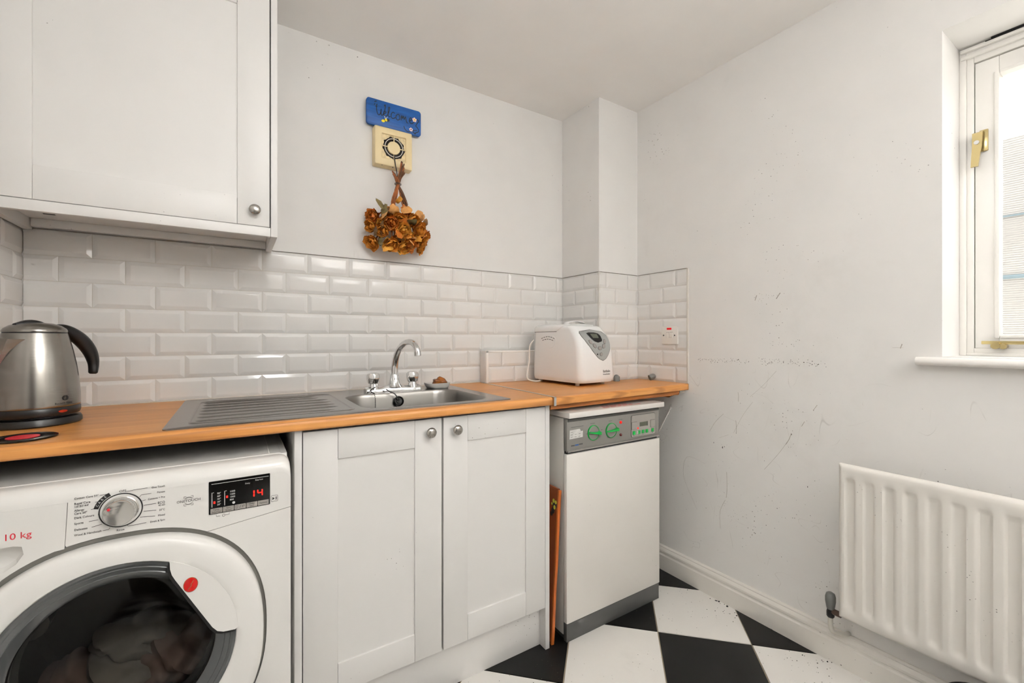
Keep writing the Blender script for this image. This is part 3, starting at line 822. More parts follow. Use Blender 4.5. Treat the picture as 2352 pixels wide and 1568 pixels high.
mk('overflow_ring', bm, 'black_gloss', sk, label='black plastic overflow ring')
pts = spline([(.473, 1.612, .926), (.482, 1.598, .918), (.495, 1.588, .912), (.505, 1.588, .900), (.5145, 1.594, .884)], 10)
mk('plug_chain', tube(nb(), pts, .0022, 6), 'ink', sk)
mk('plug_chain', tube(nb(), spline([(.434, 1.618, .936), (.415, 1.612, .925), (.425, 1.603, .915)], 6), .0022, 6), 'ink', sk)
bm = nb()
for k in range(16): lathe(bm, [(.0006, -.0022), (.0022, 0), (.0006, .0022)], (.426 + .001 * k / 16, 1.600 - .012 * min(1, k / 3), .914 - .0052 * k), (0, 0, 1), 6)
mk('bead_chain', bm, 'ink', sk, kind='stuff')

# tap
tp = thing('mixer_tap', 'chrome two-handled deck mixer tap with a tall curved spout', 'tap', (.512, 1.655, Z))
bm = nb()
ys, zb = 1.652, Z + .0003
prof = [(.406, .0, .022), (.410, .020, .021), (.45, .021, .018), (.48, .022, .017), (.512, .024, .019), (.545, .022, .017), (.575, .021, .018), (.614, .020, .021)]
rings(bm, [[(x, ys + w * a, zb + h * b) for a, b in ((-1, 0), (-1, .55), (-.6, 1), (.6, 1), (1, .55), (1, 0))] for x, h, w in ((.406, .018, .020), (.414, .022, .022), (.46, .020, .020), (.49, .024, .019), (.512, .028, .020), (.534, .024, .019), (.564, .020, .020), (.610, .022, .022), (.618, .018, .020))])
mk('tap_body', bm, 'chrome', tp, smooth=50)
for x in (.436, .588):
    bm = nb(); lathe(bm, [(.022, 0), (.020, .012), (.0165, .026), (.015, .036)], (x, ys, zb + .004), (0, 0, 1), 28); v = mk('valve_pillar', bm, 'chrome', tp, smooth=50)
    bm = nb()
    loops = []
    for r, h in ((.0165, .036), (.0205, .039), (.0225, .052), (.0225, .066), (.0195, .074), (.012, .0765), (.003, .077)):
        loops.append([(x + r * (1 + (.06 if k % 4 < 2 else -.05) * (1 if .04 < h < .07 else 0)) * math.cos(2 * PI * k / 28), ys + r * (1 + (.06 if k % 4 < 2 else -.05) * (1 if .04 < h < .07 else 0)) * math.sin(2 * PI * k / 28), zb - .002 + h) for k in range(28)])
    rings(bm, loops); mk('tap_handle', bm, 'chrome', tp, smooth=30)
bm = nb(); lathe(bm, [(.030, 0), (.022, .012), (.0175, .030), (.0160, .046), (.0150, .048)], (.516, ys, zb + .018), (0, 0, 1), 28); mk('spout_base', bm, 'chrome', tp, smooth=50)
pts = spline([(.516, ys, .975), (.517, ys - .001, 1.010), (.520, ys - .010, 1.045), (.526, ys - .033, 1.078), (.534, ys - .070, 1.098), (.541, ys - .106, 1.1025), (.547, ys - .136, 1.094), (.550, ys - .152, 1.078), (.551, ys - .156, 1.068)], 7)
bm = nb(); tube(bm, pts, [.0145 - .0035 * min(1, k / 20) for k in range(len(pts))], 18); sp_ = mk('spout', bm, 'chrome', tp, smooth=60)
mk('aerator', cyl(nb(), pts[-2], pts[-2] + Vector((.0002, -.003, -.016)), .0128, .0122), 'chrome', sp_)

# soap dish and soap
DX, DY = .7035, 1.678
bm = nb()
loops = []
for f, z in ((.70, Z + .0006), (.80, Z + .001), (.93, Z + .010), (1.0, Z + .0215), (.955, Z + .0215), (.88, Z + .011), (.70, Z + .006)):
    loops.append([(DX + (a) * f, DY + (b) * f, z) for a, b in rrect(-.052, .052, -.040, .040, .030, 6)])
rings(bm, loops); tag(mk('soap_dish', bm, 'dish', smooth=50), 'shallow milky plastic soap dish on the sink corner beside the tap', 'dish')
bm = nb(); bmesh.ops.create_icosphere(bm, subdivisions=3, radius=1)
for v in bm.verts:
    n_ = .12 * math.sin(5 * v.co.x + 2) * math.cos(4 * v.co.y) + .10 * math.sin(7 * v.co.z + 3 * v.co.x)
    v.co = Vector((DX + .009 + v.co.x * .031 * (1 + n_), DY - .004 + v.co.y * .022 * (1 + n_), Z + .0236 + max(-.9, v.co.z) * .0185 * (1 + n_ * 1.5)))
tag(mk('soap_bar', bm, 'soap', smooth=60), 'lumpy amber-brown bar of soap lying in the milky dish', 'soap')

# ------------------------------------------------------------------ kettle on its base, coaster
KX, KY = -.410, 1.513
kb = thing('kettle_stand', 'round black power base on the worktop under the steel kettle', 'kettle stand', (KX, KY, .908))
bm = nb(); lathe(bm, [(.079, .0004), (.0815, .003), (.081, .012), (.0785, .0175), (.070, .0185)], (KX, KY, .908), (0, 0, 1), 56); mk('base_plate', bm, 'black', kb)
mk('base_collar', lathe(nb(), [(.060, 0), (.060, .0035)], (KX, KY, .9264), (0, 0, 1), 40), 'black', kb)
k = thing('kettle', 'brushed steel jug kettle with black handle, standing on its round black base', 'kettle', (KX, KY, .930))
kz = .930
bm = nb(); lathe(bm, [(.070, 0), (.0765, .002), (.0785, .008), (.0785, .018), (.0770, .021)], (KX, KY, kz), (0, 0, 1), 56); mk('foot', bm, 'black', k)
bm = nb(); lathe(bm, [(.0772, .0205), (.0785, .0225), (.0785, .026), (.0780, .05), (.0755, .085), (.0715, .12), (.0655, .155), (.0590, .185), (.0555, .1985)], (KX, KY, kz), (0, 0, 1), 64); bd = mk('body', bm, 'kettle', k, smooth=60)
mk('lid_seam', lathe(nb(), [(.0545, 0), (.0545, .003)], (KX, KY, kz + .1984), (0, 0, 1), 48), 'black', k)
bm = nb(); lathe(bm, [(.0555, .2012), (.0560, .204), (.0530, .210), (.0440, .217), (.030, .2225), (.012, .2245)], (KX, KY, kz), (0, 0, 1), 48); mk('lid', bm, 'kettle', k, smooth=60)
hdv = Vector((.68, .73, 0)).normalized(); side = Vector((-hdv.y, hdv.x, 0)); kc = Vector((KX, KY, kz))
bm = nb(); loops = []
for s in range(9):                                           # black grip on the lid
    t_ = s / 8; r = .0115 * math.sin(PI * max(.06, min(.94, t_))) ** .5
    c_ = kc + hdv * (-.040 + .062 * t_) + Vector((0, 0, .2185 + .0055 * math.sin(PI * t_)))
    loops.append([c_ + side * (r * 1.3 * math.cos(a)) + Vector((0, 0, r * .62 * math.sin(a))) for a in [2 * PI * q / 14 for q in range(14)]])
rings(bm, loops); mk('lid_grip', bm, 'black', k, smooth=60)
pts = spline([kc + hdv * .038 + Vector((0, 0, .2090)), kc + hdv * .060 + Vector((0, 0, .2060)), kc + hdv * .090 + Vector((0, 0, .186)), kc + hdv * .113 + Vector((0, 0, .156)), kc + hdv * .124 + Vector((0, 0, .122)), kc + hdv * .123 + Vector((0, 0, .090))], 6)
bm = nb(); loops = []
for q, p in enumerate(pts):
    t_ = q / (len(pts) - 1); tg = (pts[min(q + 1, len(pts) - 1)] - pts[max(q - 1, 0)]).normalized(); nn = tg.cross(side).normalized()
    wr_ = .010 + .007 * math.sin(PI * min(1, t_ * 1.1 + .1)) ** .7; th_ = .0075 + .009 * math.sin(PI * min(1, .15 + .8 * t_))
    if q == len(pts) - 1: wr_ *= .7; th_ *= .7
    loops.append([p + side * (wr_ * math.cos(a)) + nn * (th_ * math.sin(a)) for a in [2 * PI * z_ / 16 for z_ in range(16)]])
rings(bm, loops); mk('handle', bm, 'black', k, smooth=60)
bm = nb(); loops = []                                        # V-shaped spout, opposite the handle
for f, zt, hw, reach in ((0, .184, .040, -.012), (.35, .185, .033, .016), (.75, .1875, .019, .036), (1.0, .190, .006, .048)):
    base_r = .0555
    loops.append([kc - hdv * (base_r + reach) + side * hw + Vector((0, 0, zt)), kc - hdv * (base_r + reach) - side * hw + Vector((0, 0, zt)), kc - hdv * (.068 + reach * .35) - side * hw * .25 + Vector((0, 0, .115 + .06 * f)), kc - hdv * (.068 + reach * .35) + side * hw * .25 + Vector((0, 0, .115 + .06 * f))])
rings(bm, loops); mk('spout', bm, 'kettle', k, smooth=25)
# print on the kettle, on the side towards the room
kd = Vector((.30, -1, 0)).normalized(); ka = math.atan2(kd.x, -kd.y)
for ch, (s_, a_, z_) in {'Russell Hobbs': (.0066, .0, .0300)}.items():
    for q, c_ in enumerate(ch):
        if c_ == ' ': continue
        an = .91 + (q - 6) * .0375; r_ = .0787
        oo_ = text(c_, KX + r_ * math.sin(an), KY - r_ * math.cos(an), kz + z_, s_, 'ink', k, 'CENTER', rot=(PI / 2, 0, an), sx=.8)
an = .93; bm = nb()
for rr in (.0062, .0045):
    bm2 = [(KX + .0789 * math.sin(an), KY - .0789 * math.cos(an), kz + .0425)]
    fx, fy = Vector((math.cos(an), math.sin(an), 0)), Vector((0, 0, 1)); fn = Vector((math.sin(an), -math.cos(an), 0)); o_ = Vector(bm2[0])
    rings(bm, [[o_ + fx * (r2 * math.cos(a)) + fy * (r2 * math.sin(a)) + fn * d_ for a in [2 * PI * z_ / 20 for z_ in range(20)]] for r2, d_ in ((rr, -.0002), (rr, .0003), (rr - .001, .0003), (rr - .001, -.0002))], False, False)
for q in (-.0016, .0010): box(bm, -.003, .003, -.0002, .0003, q, q + .0009)
bm.verts.ensure_lookup_table()
for v in bm.verts[-16:]: v.co = o_ + fx * v.co.x + fy * v.co.z - fn * v.co.y
mk('emblem', bm, 'ink', k)
an = .86
bm = nb(); fx = Vector((math.cos(an), math.sin(an), 0)); fn = Vector((math.sin(an), -math.cos(an), 0)); o_ = kc + fn * .0775 + Vector((0, 0, .0115))
rings(bm, [[o_ + fx * (.009 * math.cos(a)) + Vector((0, 0, .0032 * math.sin(a))) + fn * d_ for a in [2 * PI * z_ / 16 for z_ in range(16)]] for d_ in (-.002, .0022)])
mk('lamp_window', bm, 'amber', k)

co = thing('coaster', 'black record-shaped coaster with a red centre, in front of the kettle', 'coaster', (-.372, 1.304, .908))
bm = nb(); lathe(bm, [(.050, .0004), (.0515, .0016), (.0515, .0036), (.050, .0042), (.036, .0042), (.0355, .0037), (.024, .0037)], (-.372, 1.304, .908), (0, 0, 1), 56); mk('disc', bm, 'black_gloss', co)
mk('label_disc', lathe(nb(), [(.0245, .0036), (.0245, .0045), (.003, .0045)], (-.372, 1.304, .908), (0, 0, 1), 40), 'red_ink', co)

# ------------------------------------------------------------------ washing machine
wm = thing('washing_machine', 'white front-loading washing machine with a large round door and lit red display', 'washing machine', (-.19, 1.45, 0))
WX0, WX1, WFY = -.489, .112, 1.166
GX_, GZ_ = -.195, .474
DCX, DCZ, DA, DB, DN = -.194, .455, .249, .257, 2.35


def sel(t, a=DA, b=DB, n=DN):
    c, s = math.cos(t), math.sin(t)
    return (DCX + a * math.copysign(abs(c) ** (2 / n), c), DCZ + b * math.copysign(abs(s) ** (2 / n), s))


# hollow shell: rear block, two side walls, floor and roof of the drum space
for nm, a in (('rear_housing', (WX0 + .004, WX1 - .004, 1.45, 1.74, .012, .832)), ('side_wall', (WX0 + .004, WX0 + .008, 1.173, 1.45, .012, .80)), ('side_wall', (WX1 - .008, WX1 - .004, 1.173, 1.45, .012, .80)), ('roof', (WX0 + .004, WX1 - .004, 1.2145, 1.45, .824, .832)), ('floor_pan', (WX0 + .004, WX1 - .004, 1.173, 1.45, .012, .02))):
    mk(nm, box(nb(), *a), 'washer', wm, smooth=0)
RC_ = .024
bm = nb(); sec = [(WX0, .822), (WX0, .8335), (WX1 - RC_, .8335)] + [(WX1 - RC_ + RC_ * math.sin(PI / 2 * q / 8), .8335 - RC_ + RC_ * math.cos(PI / 2 * q / 8)) for q in range(1, 9)] + [(WX1, .790), (WX1 - .004, .790), (WX1 - .004, .822)]
rings(bm, [[(x, y, z) for x, z in sec] for y in (1.2152, 1.74)]); mk('top', bm, 'washer', wm, smooth=40)
bm = nb(); box(bm, WX1 - .043, WX1 - .0405, 1.222, 1.735, .8330, .8350, .0006); mk('top_ridge', bm, 'washer', wm)
# front plates around the door recess, split at the seam under the fascia
inner = [sel(2 * PI * q / 96, DA + .0065, DB + .010) for q in range(96)]
ZTOPP, ZBOT = .7995, .065


def outer_hit(p):
    dx, dz = p[0] - DCX, p[1] - DCZ
    tt = min((WX1 - DCX) / dx if dx > 1e-9 else 9e9, (WX0 - DCX) / dx if dx < -1e-9 else 9e9, (ZTOPP - DCZ) / dz if dz > 1e-9 else 9e9, (ZBOT - DCZ) / dz if dz < -1e-9 else 9e9)
    return (DCX + dx * tt, DCZ + dz * tt)


angs = [math.atan2(p[1] - DCZ, p[0] - DCX) for p in inner]
aR, aL = math.atan2(.690 - DCZ, -.041 - DCX), math.atan2(.665 - DCZ, -.368 - DCX)
fi = [i for i in range(96) if aR <= angs[i] <= aL]


def plate(idx, y0, y1, ends=None):
    bm = nb()
    pin = [inner[i % 96] for i in idx]; pout = [outer_hit(inner[i % 96]) for i in idx]
    if ends:
        pout[0], pout[-1] = ends
        m_ = len(pout)
        for q in range(1, m_ - 1):
            pass
    loops = [[(a[0], y0, a[1]), (b[0], y0, b[1]), (b[0], y1, b[1]), (a[0], y1, a[1])] for a, b in zip(pin, pout)]
    return rings(bm, loops)


# fascia outline: along the seam, the rounded top corner, the drawer joint and the recess
RC = .024


def drop(x): return RC - math.sqrt(max(0, RC * RC - max(0, x - (WX1 - RC)) ** 2))


seam_r, seam_l = (WX1, .7125), (WX0, .668)
XD0, XD1 = -.2765, -.2725                                     # drawer joint, foot and head
fin = [inner[i] for i in sorted(fi, key=lambda i: -angs[i])]
corner = [(x, .7995 - drop(x)) for x in [WX1 - RC * math.sin(PI / 2 * q / 8) * 0 - RC * (1 - math.cos(PI / 2 * q / 8)) for q in range(9)]]
fpoly = [seam_r] + corner + [(XD1, .7995)] + [(XD0, max(p[1] for p in fin if abs(p[0] - XD0) < .02))] + [p for p in fin if p[0] > XD0 + .001]
bm = nb(); prism(bm, fpoly, (0, 0, 0), (1, 0, 0), (0, 0, 1), -1.1725, -WFY)
fs = mk('control_panel', bm, 'washer', wm, smooth=0)
bm = nb()                                                    # rounded top roll of the fascia
pf = [(1.1725, .7995)] + [(WFY + .034 * (1 - math.cos(PI / 2 * q / 8)), .7995 + .0325 * math.sin(PI / 2 * q / 8)) for q in range(9)] + [(1.2145, .832), (1.2145, .826), (1.1725, .7995)]
xs_ = [WX0, 0] + [WX1 - RC + RC * math.sin(PI / 2 * q / 8) for q in range(9)]
rings(bm, [[(x, a, b - drop(x)) for a, b in pf[:-1]] for x in xs_]); mk('panel_top_edge', bm, 'washer', wm, smooth=50)
lo = [inner[i] for i in range(96) if not (aR <= angs[i] <= aL)]
lo = sorted(lo, key=lambda p: (math.atan2(p[1] - DCZ, p[0] - DCX) - aL) % (2 * PI))
bm = nb(); ny0, ny1 = 1.1725, WFY + .0004
lp = [(WX0, .6665)]; loops = []
for p in lo:
    q = outer_hit(p)
    if q[0] > DCX and q[1] > .70: q = (WX1, .7100)
    if q[0] < DCX and q[1] > .66: q = (WX0, .6650)
    loops.append((p, q))
e0, e1 = inner[fi[-1]], inner[fi[0]]
loops = [((e0[0], e0[1] - .0012), (WX0, .6668))] + loops + [((e1[0], e1[1] - .0012), (WX1, .7113))]
rings(bm, [[(a[0], ny0, a[1]), (b[0], ny0, b[1]), (b[0], ny1, b[1]), (a[0], ny1, a[1])] for a, b in loops])
mk('front_panel', bm, 'washer', wm, smooth=0)
# recess floor behind the door
bm = nb(); rings(bm, [[(p[0], 1.1722, p[1]) for p in inner], [(p[0], WFY - .0005, p[1]) for p in inner]], False, False)
rings(bm, [[(p[0], 1.1715, p[1]) for p in inner], [(GX_ + .158 * math.cos(a), 1.1715, GZ_ + .158 * math.sin(a)) for a in [2 * PI * q / 96 for q in range(96)]]], False, False)
mk('door_recess', bm, 'washer_gap', wm)
# drawer front (left of the fascia) with a scooped grip recess and the load mark
lin_ = [inner[i] for i in sorted(fi, key=lambda i: angs[i]) if inner[i][0] < XD0 - .002]
dpoly = [(XD0 - .0009, lin_[0][1] + .0015)] + [(XD1 - .0009, .7995), (WX0, .7995), (WX0, .668)] + list(reversed(lin_))
gp = [(-.478, .733), (-.420, .7335), (-.345, .734), (-.334, .7305), (-.3315, .716), (-.341, .700), (-.356, .690), (-.38, .6865), (-.44, .6865), (-.478, .690)]
do_, di_ = ring_fill(None, dpoly, gp, 0)
bm = nb(); yA = WFY - .0008
cxg = sum(p[0] for p in gp) / len(gp); czg = sum(p[1] for p in gp) / len(gp)
sc_in = lambda f, dz=0: [(cxg + (p[0] - cxg) * f, czg + (p[1] - czg) * f + dz) for p in di_]
rings(bm, [[(p[0], 1.1725, p[1]) for p in do_], [(p[0], yA, p[1]) for p in do_], [(p[0], yA, p[1]) for p in di_],
           [(p[0], yA + .004, p[1]) for p in sc_in(.985)], [(p[0], yA + .016, p[1]) for p in sc_in(.90, .002)], [(p[0], yA + .024, p[1]) for p in sc_in(.6, .006)], [(p[0], yA + .026, p[1]) for p in sc_in(.1, .008)]], False, True)
dw = mk('detergent_drawer', bm, 'washer', wm, smooth=35)
mk('grip_edge', box(nb(), -.478, -.366, yA - .0006, yA + .004, .7330, .7350), 'dark', dw, smooth=0)
text('10 kg', -.358, WFY - .0010, .7515, .0170, 'red_ink', dw, 'LEFT')
# programme dial
dc = (-.1952, .7690)
bm = nb(); lathe(bm, [(.0340, 0), (.0340, .0012), (.0322, .0012), (.0322, 0)], (dc[0], WFY - .0001, dc[1]), (0, -1, 0), 48, False, False); mk('dial_ring', bm, 'ink', fs)
bm = nb(); lathe(bm, [(.0285, 0), (.0280, .003), (.0262, .004), (.0255, .010), (.0250, .019), (.0232, .0225), (.0175, .0210), (.0100, .0200), (.002, .0197)], (dc[0], WFY - .0001, dc[1]), (0, -1, 0), 48); dl = mk('dial', bm, 'clear_knob', fs, smooth=40)
bm = nb(); lathe(bm, [(.0322, .0002), (.0318, .0016), (.0285, .0018)], (dc[0], WFY, dc[1]), (0, -1, 0), 48); mk('dial_plate', bm, 'washer', fs)
mk('dial_mark', cyl(nb(), (dc[0] - .0150, WFY - .0200, dc[1] + .0105), (dc[0] - .0150, WFY - .0238, dc[1] + .0105), .0024, seg=12), 'red_ink', dl)
bm = nb(); a0, a1 = math.radians(116), math.radians(166)     # black programme arc
arc = [(dc[0] + r * math.cos(a), dc[1] + r * math.sin(a)) for r, seq in ((.0352, range(13)), (.0425, range(12, -1, -1))) for a in [a0 + (a1 - a0) * q / 12 for q in seq]]
prism(bm, arc, (0, 0, 0), (1, 0, 0), (0, 0, 1), -WFY + .0001, -WFY + .0005); mk('dial_arc', bm, 'ink', fs, smooth=0)
for q, c_ in enumerate('CARE'):
    a = math.radians(156 - q * 9.5); text(c_, dc[0] + .0388 * math.cos(a), WFY - .0007, dc[1] + .0388 * math.sin(a), .0056, 'white_ink', fs, 'CENTER', rot=(PI / 2, -(a - PI / 2), 0))
left_t = [('Cotton Care 59\u00b0', .8060), ('Rapid Care', .7958), ("14'/30'/44'", .7900), ('Allergy', .7826), ('Care 60\u00b0', .7766), ('Dark Colours', .7682), ('Sports', .7572), ('Delicates', .7452), ('Wool & Handwash', .7348)]
for s_, z_ in left_t: text(s_, -.2640, WFY - .0004, z_ - .001, .0058, 'ink', fs, sx=.88)
right_t = [('One Touch', .8062), ('Fitness', .7945), ('Cottons + Pre', .7832), ('ECO', .7722), ('40-60', .7668), ('20\u00b0C', .7570), ('Mixed', .7458), ('Drain & Spin', .7352)]
for s_, z_ in right_t: text(s_, -.1255, WFY - .0004, z_ - .001, .0068 if s_ == 'ECO' else .0054, 'ink', fs, 'RIGHT', sx=.88)
text('OFF', dc[0] + .0024, WFY - .0004, dc[1] + .0378, .0064, 'ink', fs, 'CENTER'); text('Rinse', dc[0] - .001, WFY - .0004, dc[1] - .0400, .0056, 'ink', fs, 'CENTER')
bm = nb()
for pts_ in (((-.2270, .8050), (-.2160, .8050), (-.2135, .8025)), ((-.2340, .7925), (-.2260, .7930)), ((-.2400, .7795), (-.2310, .7800)), ((-.2300, .7672), (-.2275, .7672), (-.2275, .7640)), ((-.2430, .7562), (-.2295, .7570)), ((-.2390, .7442), (-.2240, .7470)), ((-.2225, .7338), (-.2140, .7338), (-.2120, .7375)),
             ((-.1900, .8050), (-.1780, .8050), (-.1765, .8060), (-.1540, .8060)), ((-.1670, .7895), (-.1640, .7935), (-.1480, .7935)), ((-.1630, .7810), (-.1570, .7818)), ((-.1600, .7710), (-.1400, .7712)), ((-.1605, .7590), (-.1400, .7568)), ((-.1660, .7480), (-.1420, .7450)), ((-.1860, .7360), (-.1840, .7340), (-.1560, .7345))):
    stroke(bm, pts_, .0007, WFY - .0001)
mk('dial_lines', bm, 'ink', fs, kind='stuff')
for s_, x_, sz in (('ONE', -.1062, .0072), ('TOUCH', -.0916, .0076)): text(s_, x_, WFY - .0004, .7655, sz, 'grey_ink' if s_ == 'ONE' else 'ink', fs)
bm = nb()
for sx in (-1, 1):
    for sz in (-1, 1):
        cx_, cz_ = -.0855 + sx * .008, .7655 + sz * .010
        stroke(bm, [(cx_, cz_ - sz * .004), (cx_, cz_)], .0007, WFY - .0001); stroke(bm, [(cx_, cz_), (cx_ - sx * .004, cz_)], .0007, WFY - .0001)
for rr in (.0065, .0085): stroke(bm, [(-.0855 + rr * .8 * math.cos(a), .7695 + rr * .45 * math.sin(a)) for a in [PI * q / 8 for q in range(9)]], .0006, WFY - .0001); stroke(bm, [(-.0855 + rr * .8 * math.cos(a), .7612 - rr * .45 * math.sin(a)) for a in [PI * q / 8 for q in range(9)]], .0006, WFY - .0001)
mk('touch_symbol', bm, 'grey_ink', fs, kind='stuff')
# display
DX0, DX1, DZ0, DZ1 = -.0498, .0683, .7270, .7995
bm = nb(); prism(bm, rrect(DX0, DX1, DZ0, DZ1, .0015, 3), (0, 0, 0), (1, 0, 0), (0, 0, 1), -WFY, -WFY + .0012); ds = mk('display', bm, 'black_gloss', fs, smooth=0)
yd = WFY - .0013
bm = nb(); stroke(bm, [(DX0 + .005, .7935), (DX1 - .003, .7935)], .0008, yd)
for x_, z0, z1 in ((-.0440, .7425, .7745), (-.0205, .7425, .7745)): stroke(bm, [(x_ + .0035, z1), (x_, z1), (x_, z0)], .0011, yd)
mk('display_lines', bm, 'white_ink', ds, kind='stuff')
for q, s_ in enumerate(('90\u00b0', '60\u00b0', '40\u00b0', '30\u00b0', '20\u00b0')): text(s_, -.0345, yd - .0003, .7715 - q * .0062, .0052, 'white_ink', ds)
for q, s_ in enumerate(('1400', '1200', '1000', '800')): text(s_, -.0110, yd - .0003, .7715 - q * .0062, .0052, 'white_ink', ds)
bm = nb(); lathe(bm, [(.0028, 0), (.0028, .0004)], (-.0035, yd, .7455), (0, -1, 0), 14); mk('spin_symbol', bm, 'white_ink', ds)
bm = nb(); mk('led_mark', box(bm, -.0412, -.0378, yd - .0004, yd, .7500, .7548, .0001), 'led', ds); mk('led_mark', box(nb(), -.0178, -.0144, yd - .0004, yd, .7585, .7632, .0001), 'led', ds)
bm = nb()                                                    # seven-segment 14
for x_ in (.0360,):
    stroke(bm, [(x_, .7515), (x_, .7575)], .0026, yd); stroke(bm, [(x_, .7590), (x_, .7650)], .0026, yd)
stroke(bm, [(.0435, .7590), (.0435, .7650)], .0022, yd); stroke(bm, [(.0435, .7582), (.0520, .7582)], .0022, yd); stroke(bm, [(.0525, .7515), (.0525, .7575)], .0022, yd); stroke(bm, [(.0525, .7590), (.0525, .7650)], .0022, yd)
mk('led_digits', bm, 'led', ds, label='lit red number 14', kind='stuff')
text('Delay', .0185, yd - .0003, .7840, .0042, 'white_ink', ds); text('Easy Iron', .0385, yd - .0003, .7885, .0042, 'white_ink', ds)
bx = [(-.0465, -.0250), (-.0240, -.0030), (-.0020, .0200), (.0210, .0425), (.0435, .0655)]; names = (('Temp.', 'Selection'), ('Spin', 'Speed'), ('\u2302/\u25cb',), ('Delay', 'Start'), ('Options',))
for (a, b), ns in zip(bx, names):
    bm = nb(); prism(bm, rrect(a, b, .7285, .7395, .001, 2), (0, 0, 0), (1, 0, 0), (0, 0, 1), -yd, -yd + .0009); pb = mk('panel_button', bm, 'fascia_lt', ds, smooth=0)
    if ns[0] != '\u2302/\u25cb':
        for q, s_ in enumerate(ns): text(s_, (a + b) / 2, yd - .0011, .7365 - q * .0050 if len(ns) > 1 else .7340, .0047, 'ink', pb, 'CENTER')
    else:
        bm = nb(); xm = (a + b) / 2
        stroke(bm, [(xm - .0085, .7368), (xm - .0065, .7375), (xm - .0045, .7368), (xm - .0050, .7340), (xm - .0055, .7312), (xm - .0078, .7312), (xm - .0080, .7345), (xm - .0085, .7368)], .0006, yd - .0009)
        stroke(bm, [(xm - .0012, .7310), (xm + .0012, .7375)], .0006, yd - .0009)
        stroke(bm, [(xm + .0045, .7315), (xm + .0040, .7350), (xm + .0060, .7372), (xm + .0085, .7370), (xm + .0085, .7345), (xm + .0060, .7340), (xm + .0045, .7345)], .0006, yd - .0009)
        mk('button_symbol', bm, 'ink', pb)
bm = nb(); stroke(bm, [(-.0360, .7245), (-.0360, .7205), (-.0290, .7205)], .0007, WFY - .0001); stroke(bm, [(-.0120, .7245), (-.0120, .7205), (-.0190, .7205)], .0007, WFY - .0001)
stroke(bm, [(-.0225 + .0025 * math.cos(a), .7205 + .0025 * math.sin(a)) for a in [2 * PI * q / 14 for q in range(15)]], .0007, WFY - .0001)
ol = rrect(.0708, .0846, .7315, .7455, .002, 3); stroke(bm, ol + ol[:1], .0006, WFY - .0001)
for x_ in (.0800, .0822): stroke(bm, [(x_, .7350), (x_, .7420)], .0011, WFY - .0001)
prism(bm, [(.0733, .7350), (.0780, .7385), (.0733, .7420)], (0, 0, 0), (1, 0, 0), (0, 0, 1), -WFY + .0001, -WFY + .0005)
mk('start_symbol', bm, 'ink', fs, kind='stuff')

# door: white ring, smoked glass, rim, handle trim
DYF = 1.134                                                   # foremost plane of the door
GX, GZ, GR = -.195, .474, .196
dpts = [sel(2 * PI * q / 96) for q in range(96)]
gpts = [(GX + GR * math.cos(a), GZ + GR * math.sin(a)) for a in [2 * PI * q / 96 for q in range(96)]]


def mixp(a, b, f): return [(p[0] + (q[0] - p[0]) * f, p[1] + (q[1] - p[1]) * f) for p, q in zip(a, b)]


bm = nb()
prof = [(0, 1.168), (0, 1.152), (.02, 1.1455), (.06, 1.1405), (.14, 1.1372), (.35, 1.1345), (.75, DYF), (.95, 1.1345), (1.0, 1.1375), (1.0, 1.160)]
rings(bm, [[(p[0], y, p[1]) for p in mixp(dpts, gpts, f)] for f, y in prof], False, False)
dr = mk('door', bm, 'washer_ring', wm, smooth=45)
# glass rim: concentric smoked rings
bm = nb(); lathe(bm, [(.1962, 1.139), (.1905, 1.1375), (.186, 1.1395), (.1845, 1.1385), (.176, 1.142), (.1745, 1.141), (.164, 1.147), (.158, 1.1525), (.157, 1.162)], (GX, 0, GZ), (0, 1, 0), 96, False, False)
mk('glass_rim', bm, 'glass_rim', dr, smooth=20)
bm = nb(); lathe(bm, [(.1575, 1.1535), (.150, 1.150), (.120, 1.146), (.080, 1.1435), (.02, 1.1428)], (GX, 0, GZ), (0, 1, 0), 72, False, True)
mk('door_glass', bm, 'door_glass', dr, smooth=80)
bm = nb(); lathe(bm, [(.158, 1.170), (.160, 1.185), (.152, 1.195), (.158, 1.205), (.165, 1.214)], (GX, 0, GZ), (0, 1, 0), 72, False, False); mk('door_seal', bm, 'gasket', wm, smooth=30)
# (the body is a closed shell, so the drum sits in a shallow well in front of it)
# handle cover: white wedge over the upper right of the glass with a black lip
hc = [(-.1145, .6685), (-.1145, .640), (-.1085, .622), (-.040, .492), (-.0235, .4795), (-.0025, .4725), (.0005, .478), (-.005, .51), (-.03, .57), (-.07, .628)]
arc2 = [(GX + (GR + .004) * math.cos(a), GZ + (GR + .004) * math.sin(a)) for a in [math.radians(1.5 + (66.5 - 1.5) * q / 12) for q in range(13)]]
edge = [(-.1145, .652), (-.1140, .640), (-.1110, .627), (-.1060, .616), (-.0420, .495), (-.0330, .4835), (-.0220, .4785), (-.0010, .4760)]
bm = nb(); prism(bm, edge + arc2, (0, 0, 0), (1, 0, 0), (0, 0, 1), -1.150, -DYF + .0008); hc_ = mk('handle_cover', bm, 'washer_ring', dr, smooth=0)
bm = nb(); rings(bm, [[(p[0] - .0012 * 0, 1.150, p[1]), (p[0], DYF - .0014, p[1]), (p[0] - .0042, DYF - .0008, p[1] - .0034), (p[0] - .0042, 1.150, p[1] - .0034)] for p in edge]); mk('handle_lip', bm, 'black', dr, smooth=30)
bm = nb(); lathe(bm, [(.0150, 0), (.0145, .0022), (.010, .0034), (.002, .0036)], (-.0795, DYF - .0006, .5985), (0, -1, 0), 32)
for v in bm.verts: v.co.x = -.0795 + (v.co.x + .0795) * .82
bg = mk('badge', bm, 'red', dr, label='oval red badge on the door')
